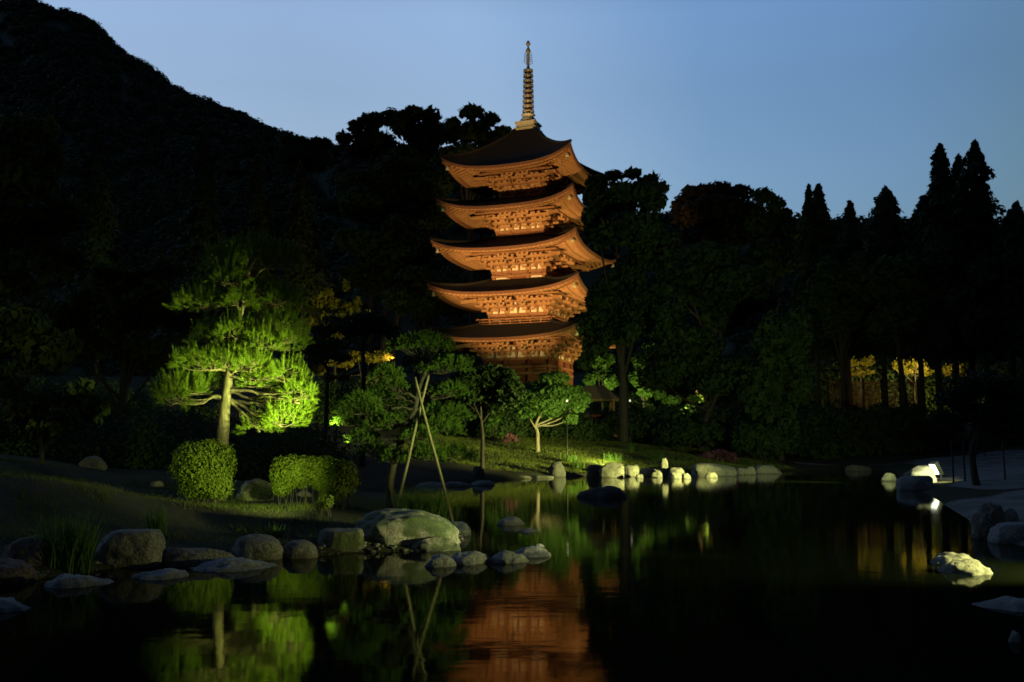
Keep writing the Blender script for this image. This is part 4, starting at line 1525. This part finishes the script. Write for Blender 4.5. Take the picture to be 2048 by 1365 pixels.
for (lab, u0, u1, vt, vb, mt, z0) in (
        ('mossy lit stone on the bank between the round bush and the hedge', 475, 544, 960, 1002, 'stone_mossy', .28),
        ('dim round stone behind the right end of the hedge', 690, 722, 930, 968, 'stone_brown', .3),
        ('dim pale stone lying on the dark slope at the left', 158, 212, 914, 938, 'stone', .9),
        ('small dim stone left of the round bush', 300, 326, 961, 976, 'stone', .35),
        ('small pale slab under the hedge arch', 588, 622, 983, 994, 'stone_grey', .3)):
    rock('garden_stone', lab, u0, u1, vt, vb, mt, 2.6, .8, z0=ground_hit((u0 + u1) / 2, vb).z, sink=.2, seed=u0 * .11, lvl=5, Y=ground_hit((u0 + u1) / 2, vb).y, cuts=5)
for (lab, u0, u1, vt, vb, mt, n_) in (
        ('flat edging stone on the far shore behind the poles, left one', 834, 888, 965, 974, 'stone_grey', 3.5),
        ('flat edging stone on the far shore right of the right pole, long one', 890, 948, 964, 974, 'stone_grey', 3.5),
        ('flat edging stone on the far shore with a rounded knob', 942, 988, 961, 972, 'stone_grey', 3.0),
        ('dark boulder on the far shore under the dark maple', 944, 968, 934, 962, 'stone_dark', 2.8),
        ('thin flat edging stone in front of the small twin stones', 1030, 1062, 952, 958, 'stone', 3.5),
        ('thin flat edging stone left of the upright stone', 1064, 1108, 951, 957, 'stone', 3.5),
        ('small dim stone left of the twin stones', 1038, 1060, 930, 950, 'stone_mossy', 2.6),
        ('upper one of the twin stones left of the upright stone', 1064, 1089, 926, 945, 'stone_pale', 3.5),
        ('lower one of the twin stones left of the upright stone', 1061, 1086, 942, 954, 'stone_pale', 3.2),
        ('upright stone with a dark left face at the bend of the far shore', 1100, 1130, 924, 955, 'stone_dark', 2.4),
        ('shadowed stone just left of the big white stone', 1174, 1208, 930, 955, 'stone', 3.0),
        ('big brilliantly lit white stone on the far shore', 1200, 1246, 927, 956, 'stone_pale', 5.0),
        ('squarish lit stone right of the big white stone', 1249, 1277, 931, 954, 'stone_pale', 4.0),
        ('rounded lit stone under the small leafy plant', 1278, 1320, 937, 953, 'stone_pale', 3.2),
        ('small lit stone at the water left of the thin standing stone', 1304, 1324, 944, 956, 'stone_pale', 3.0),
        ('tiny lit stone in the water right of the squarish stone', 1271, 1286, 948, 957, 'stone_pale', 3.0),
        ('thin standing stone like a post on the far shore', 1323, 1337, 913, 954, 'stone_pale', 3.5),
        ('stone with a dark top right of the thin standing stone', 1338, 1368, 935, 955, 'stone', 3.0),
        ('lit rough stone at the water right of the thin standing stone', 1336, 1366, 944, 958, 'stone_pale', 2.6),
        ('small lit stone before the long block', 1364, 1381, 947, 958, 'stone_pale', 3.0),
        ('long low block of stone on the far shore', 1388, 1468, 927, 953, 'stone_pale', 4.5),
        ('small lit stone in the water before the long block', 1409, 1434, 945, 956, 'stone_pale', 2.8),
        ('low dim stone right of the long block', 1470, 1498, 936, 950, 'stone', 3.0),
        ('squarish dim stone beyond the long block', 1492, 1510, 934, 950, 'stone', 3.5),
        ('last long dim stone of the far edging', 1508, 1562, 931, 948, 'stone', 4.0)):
    rock('shore_stone', lab, u0, u1, vt, vb, mt, n_, .7, seed=u0 * .13, group=GF, lvl=4, rough=.85, sink=.3, cuts=3)
for (lab, u0, u1, vt, vb, Y) in (('lit pale stone lying on the lawn, larger of the three', 1156, 1186, 892, 908, 60),
                                 ('lit upright stone on the lawn right of the larger one', 1182, 1199, 888, 901, 61),
                                 ('lit low stone on the lawn in front of the upright one', 1181, 1200, 900, 909, 60),
                                 ('flat lit stone on the lawn left of the pink azalea', 970, 988, 878, 889, 58)):
    c_ = at((u0 + u1) / 2, vb, Y)
    rock('lawn_stone', lab, u0, u1, vt, vb, 'stone_pale', 3.0, .8, z0=h(c_.x, Y), sink=.2, seed=u0 * .17, Y=Y, group='stones on the lit lawn')
rock('boulder', 'black rounded rock in the water before the big white stone', 1156, 1252, 972, 996, 'stone_dark', 2.0, .7, seed=81.0, sink=.6, rough=1.3)
# right bank
rock('boulder', 'brilliantly lit rock beside the floodlight on the right bank', 1814, 1868, 932, 954, 'stone_pale', 3.0, .7, z0=.12, seed=84.2, Y=33.5, sink=.2)
rock('boulder', 'small lit rock in the water left of the floodlit rock', 1762, 1792, 947, 963, 'stone_pale', 3.0, .7, seed=87.3)
rock('boulder', 'dark blue-grey rock below the floodlit rock at the water', 1798, 1868, 952, 982, 'stone_grey', 3.2, .6, seed=90.1)
rock('boulder', 'dark low rock at the water left of the floodlight', 1694, 1740, 930, 943, 'stone_dark', 3.0, .6, seed=91.5)
rock('boulder', 'tall blunt grey block at the gravel edge on the right', 1950, 2006, 1008, 1078, 'stone', 4.0, .8, seed=93.1, lvl=5, sink=.2)
rock('boulder', 'small grey stone behind the tall blunt block', 2000, 2034, 1016, 1046, 'stone_grey', 2.6, .8, z0=.12, seed=96.1, sink=.1)
rock('boulder', 'wide flat pale stone at the right edge by the gravel', 1984, 2100, 1049, 1088, 'stone_grey', 4.0, .6, seed=99.1, lvl=5, flat=.7)
rock('stepping_stone', 'brightly lit rough stone in the right water, back one of two', 1860, 1966, 1107, 1134, 'stone_pale', 2.0, 1.05, seed=102.1, lvl=5, sink=.42, rough=1.2, cuts=5)
rock('stepping_stone', 'brightly lit flat slab in the right water, front one of two', 1878, 1984, 1120, 1150, 'stone_pale', 2.0, 1.05, seed=105.3, lvl=5, sink=.42, rough=1.2, cuts=5)
rock('stepping_stone', 'dim flat rock low in the water at the lower right edge', 1956, 2090, 1202, 1224, 'stone_grey', 2.0, 1.05, seed=108.1, lvl=5, sink=.42, rough=1.2, cuts=5)
rock('stepping_stone', 'tiny dim rock tip near the lower right corner', 2018, 2042, 1267, 1286, 'stone_grey', 2.0, 1.05, seed=111.1, sink=.42, rough=1.2, cuts=5)

# ------------------------------------------------------------------ undergrowth
def undergrowth(name, label, spots, leaf, size):
    out = []
    for (x, y, r, ht) in spots:
        z = h(x, y)
        n = int(260 * r * max(ht, .6) / (size / .12) ** 1.6)
        d = rand_dir(n)
        d[:, 2] = np.abs(d[:, 2])
        P = np.array([x, y, z]) + d * np.array([r, r * .8, ht]) * (RNG.random((n, 1)) ** .4)
        out.append(leaf_verts(P, RNG.uniform(.7, 1.4, n) * size, d + .8 * rand_dir(n)))
    tag(link(name, raw_mesh(name, np.concatenate(out), 4), M[leaf]), label, 'undergrowth', kind='stuff')


rr_ = random.Random(5)
SP = []
for k in range(150):
    Y = rr_.uniform(30, 60)
    u = rr_.uniform(-120, 640)
    x_ = at(u, 800, Y).x
    if math.hypot(x_ + 11.4, Y - 48) < 6:
        continue
    SP.append((x_, Y, rr_.uniform(.9, 2.0), rr_.uniform(.7, 1.9)))
for k in range(60):
    Y = rr_.uniform(60, 66)
    u = rr_.uniform(640, 930)
    SP.append((at(u, 800, Y).x, Y, rr_.uniform(1.2, 2.2), rr_.uniform(1.4, 3.2)))
undergrowth('undergrowth', 'dark leafy undergrowth between the trees on the left', SP, 'leaf_dark', .085)
SP = []
for k in range(46):
    Y = rr_.uniform(59, 63)
    u = rr_.uniform(880, 1165)
    SP.append((at(u, 800, Y).x, Y, rr_.uniform(.9, 1.5), rr_.uniform(1.6, 2.9)))
undergrowth('undergrowth', 'dark leafy undergrowth hiding the foot of the pagoda', SP, 'leaf_dark', .13)
SP = []
for k in range(150):
    Y = rr_.uniform(66, 84)
    u = rr_.uniform(1240, 2150)
    lit = 1640 < u < 1980
    if lit and Y > 70:
        continue
    SP.append((at(u, 800, Y).x, Y, rr_.uniform(1.3, 2.6), rr_.uniform(.8, 1.6) if lit else rr_.uniform(1.4, 3.4)))
for k in range(120):
    Y = rr_.uniform(92, 112)
    u = rr_.uniform(1240, 2200)
    SP.append((at(u, 800, Y).x, Y, rr_.uniform(2.5, 4.5), rr_.uniform(4, 8)))
undergrowth('undergrowth', 'black leafy undergrowth between the trunks on the right', SP, 'leaf_dark', .24)

# ------------------------------------------------------------------ small built things
hut_p = at(1190, 838, 66)
hut = empty('garden_shelter', (hut_p.x, 66, h(hut_p.x, 66)))
tag(hut, 'small dark open shelter with a thatched roof right of the pale-trunked maple', 'shelter')
pz = at(1190, 800, 66).z - h(hut_p.x, 66)
mb = MB()
mb.add([(-1.5, -1.3, pz), (1.5, -1.3, pz), (1.5, 1.3, pz), (-1.5, 1.3, pz), (-.6, 0, pz + .95), (.6, 0, pz + .95),
        (-1.45, -1.25, pz - .14), (1.45, -1.25, pz - .14), (1.45, 1.25, pz - .14), (-1.45, 1.25, pz - .14)],
       [(0, 1, 5, 4), (2, 3, 4, 5), (1, 2, 5), (3, 0, 4), (0, 6, 7, 1), (1, 7, 8, 2), (2, 8, 9, 3), (3, 9, 6, 0), (6, 9, 8, 7)])
mb.build('roof', M['thatch'], hut)
for (sx, sy) in ((-1, -1), (1, -1), (1, 1), (-1, 1)):
    mb = MB()
    mb.box((sx * 1.15, sy * .95, (pz - .14) / 2 + .05), (.14, .14, pz - .2))
    mb.box((sx * 1.15, sy * .95, .03), (.34, .34, .16))
    mb.build('post', M['timber'], hut)
mb = MB()
mb.box((0, .9, .75), (2.2, .06, 1.4))
mb.build('back_wall', M['timber_red'], hut)


def lantern(label, u, v, Y, sz, head='globe'):
    p = at(u, v, Y)
    g_ = h(p.x, Y)
    t = empty('park_lamp', (p.x, Y, g_))
    tag(t, label, 'lamp', 'small park lamps')
    mb = MB()
    ph = p.z - g_
    mb.lathe([(.03, -.1), (.022, .3), (.018, ph - sz)], 10)
    mb.lathe([(sz * .7, ph - sz * 1.1), (sz * .8, ph - sz * .95), (sz * .5, ph - sz * .9)], 10)
    mb.build('post', M['iron'], t, True)
    mb = MB()
    mb.lathe([(sz * .4, ph - sz), (sz * .8, ph - sz * .4), (sz * .8, ph + sz * .4), (sz * .35, ph + sz)], 12)
    mb.build('lamp_globe', M['lamp_glass'], t, True)
    mb = MB()
    mb.lathe([(sz * .9, ph + sz * .98), (sz * .5, ph + sz * 1.25), (.02, ph + sz * 1.5)], 12)
    mb.build('cap', M['iron'], t, True)


lantern('small white lamp glowing in front of the pale-trunked maple crown', 1134, 802, 49, .06)
lantern('small dim white lamp just right of the thick black trunk', 1260, 802, 58, .07)
lantern('tiny white lamp under the black pine at the right', 1964, 808, 60, .07)

# floodlight on the right bank
FLX = at(1872, 938, 34.0)
fl_ = empty('floodlight', (FLX.x, 34.0, h(FLX.x, 34.0)), R(200))
tag(fl_, 'glowing tilted floodlight on the right bank beside the lit rock', 'floodlight')
zc_ = FLX.z - h(FLX.x, 34.0)
mb = MB()
mb.bar((-.12, 0, zc_ - .2), (.12, 0, zc_ + .22), .30, .16)
mb.build('housing', M['iron'], fl_)
mb = MB()
mb.bar((-.10 + .08, 0, zc_ - .15 - .03), (.10 + .08, 0, zc_ + .17 - .03), .24, .02)
mb.build('lens', M['flood_glass'], fl_)
mb = MB()
mb.bar((-.02, -.19, 0), (0, -.19, zc_), .03, .05)
mb.bar((-.02, .19, 0), (0, .19, zc_), .03, .05)
mb.build('bracket', M['iron'], fl_)
for (u, lab) in ((1905, 'tree stake nearest the black pine trunk on the gravel'), (1928, 'tree stake left of the black pine trunk, second one'),
                 (2008, 'tree stake right of the black pine trunk')):
    p = at(u, 940, 31)
    mb = MB()
    limb(mb, [Vector((p.x, 31, h(p.x, 31) - .1)), Vector((p.x + .02, 31, .5)), Vector((p.x + .05, 31.1, at(u, 908, 31).z + .4))], .028, .024, 8, 3, .05)
    tag(mb.build('tree_stake', M['bark_dark'], None, True), lab, 'stake', 'stakes round the black pine')

# bamboo fence in the far right background
f0, f1 = at(1655, 800, 80), at(1835, 800, 80)
fz = h(f0.x, 80)
fence = empty('bamboo_fence', ((f0.x + f1.x) / 2, 80, fz))
tag(fence, 'low brown bamboo fence behind the black hedge on the right', 'fence')
lx = (f1.x - f0.x) / 2
zt_ = at(1700, 762, 80).z - fz
zl_ = at(1700, 800, 80).z - fz
mb = MB()
n = 56
for a in range(n):
    x = -lx + 2 * lx * a / (n - 1)
    mb.bar((x, 0, -.1), (x, 0, zt_ + random.uniform(-.04, .04)), .055, .055)
mb.build('bamboo_screen', M['bamboo'], fence)
for z in (zl_ + .2, zt_ - .15):
    mb = MB()
    mb.bar((-lx, -.07, z), (lx, -.07, z), .06, .07)
    mb.build('rail', M['bamboo'], fence)
for a in range(6):
    mb = MB()
    x = -lx + 2 * lx * a / 5
    mb.lathe([(.09, -.1), (.085, zt_ + .15)], 10, (x, -.14, 0))
    mb.build('post', M['bark_dark'], fence, True)


# ------------------------------------------------------------------ lamps hidden in the garden
def spot(name, loc, target, watts, col, deg=60, blend=.6, size=.12):
    ld = bpy.data.lights.new(name, 'SPOT')
    ld.energy = watts
    ld.color = col
    ld.spot_size = R(deg)
    ld.spot_blend = blend
    ld.shadow_soft_size = size
    o = bpy.data.objects.new(name, ld)
    COL.objects.link(o)
    o.location = loc
    d = Vector(target) - Vector(loc)
    o.rotation_euler = d.to_track_quat('-Z', 'Y').to_euler()
    return o


GREENISH = (.85, 1.0, .38)
AMBER = (1.0, .60, .20)
GOLD = (1.0, .72, .22)
PX = Vector((1.28, 83.0, 0))
FRN = Vector((-.365, -.93, 0))
FTN = Vector((.93, -.365, 0))
for (dist, sidew, watts, tz, deg) in ((36, -1.5, 14500, 15.0, 23), (38, 6.5, 17500, 19.5, 27)):
    p = PX + FRN * dist + FTN * sidew
    spot('pagoda_lamp', (p.x, p.y, h(p.x, p.y) + 1.4), (1.2, 81, tz), watts, AMBER, deg, .5, .15)
spot('pagoda_lamp', (16, 76, 4.6), (3, 84, 17), 2600, GOLD, 80, .5)
spot('pagoda_lamp', tuple(PX + FRN * 30 + Vector((0, 0, 3.6))), (1.4, 83, 33.5), 9000, (1, .8, .5), 10, .6)
# the pine
YEL = (1.0, 1.0, .34)
spot('garden_lamp', (-2.5, 16.75, .8), (-4.75, 18.3, 2.7), 1350, (.82, 1.0, .20), 47, 1.0, .06)
spot('garden_lamp', (-2.6, 13.6, .75), (-4.6, 16.8, 1.05), 240, (.82, 1.0, .25), 54, .9, .06)
# near stones and pruned pine, from the right bank
spot('garden_lamp', (6.5, 10.4, .8), (-1.1, 13.6, .4), 1500, (.95, 1, .45), 18, 1.0, .1)
spot('garden_lamp', (6.5, 10.4, .9), (-2.0, 17.4, 2.1), 2400, (.82, 1, .3), 17, 1.0, .1)
spot('garden_lamp', (6.3, 9.9, .8), (4.75, 10.9, .0), 330, YEL, 90, .7, .05)
# far shore, from the floodlight on the right bank
spot('flood_lamp', (FLX.x + .2, 34.6, FLX.z + .7), (1.6, 46.6, 1.0), 11500, (.98, 1.0, .30), 46, 1.0, .1)
spot('flood_lamp', (FLX.x + .2, 34.6, FLX.z + .9), (10.5, 62, 7), 1400, (.85, 1.0, .4), 74, 1.0, .1)
spot('flood_lamp', (FLX.x - .1, 32.6, .75), (14.0, 33.6, .25), 130, (.95, 1.0, .5), 100, .7, .05)
spot('garden_lamp', (-6.0, 46, 2.2), tuple(at(700, 600, 62)), 480, GOLD, 40, .8)
spot('garden_lamp', tuple(at(735, 738, 49)), tuple(at(740, 712, 52)), 13, GOLD, 120, .7)
spot('garden_lamp', tuple(at(1290, 808, 69)), tuple(at(1285, 745, 72)), 300, (.95, 1, .3), 120, .7)
spot('garden_lamp', tuple(at(1210, 800, 71.5)), tuple(at(1208, 745, 74)), 130, (.95, 1, .3), 120, .7)
spot('garden_lamp', tuple(at(1370, 822, 73)), tuple(at(1370, 780, 76)), 60, (.95, 1, .3), 150, .7)
spot('garden_lamp', tuple(at(1835, 760, 85)), tuple(at(1830, 730, 88)), 800, GOLD, 140, .7)
spot('garden_lamp', tuple(at(1718, 755, 85)), tuple(at(1725, 725, 88)), 200, GOLD, 140, .7)
spot('garden_lamp', tuple(at(1760, 790, 77)), tuple(at(1755, 775, 80)), 9, AMBER, 140, .7)
spot('garden_lamp', (-12, 66, 5), (-19, 84, 15), 700, GOLD, 84, .9)  # added unseen spot, stands in for spill of the gold lamps onto the cedars
spot('garden_lamp', (5.0, 46.8, .9), (1.2, 56, 1.6), 800, (.95, 1.0, .30), 76, 1.0, .08)  # extra unseen spot, added to brighten the far lawn and maple trunk
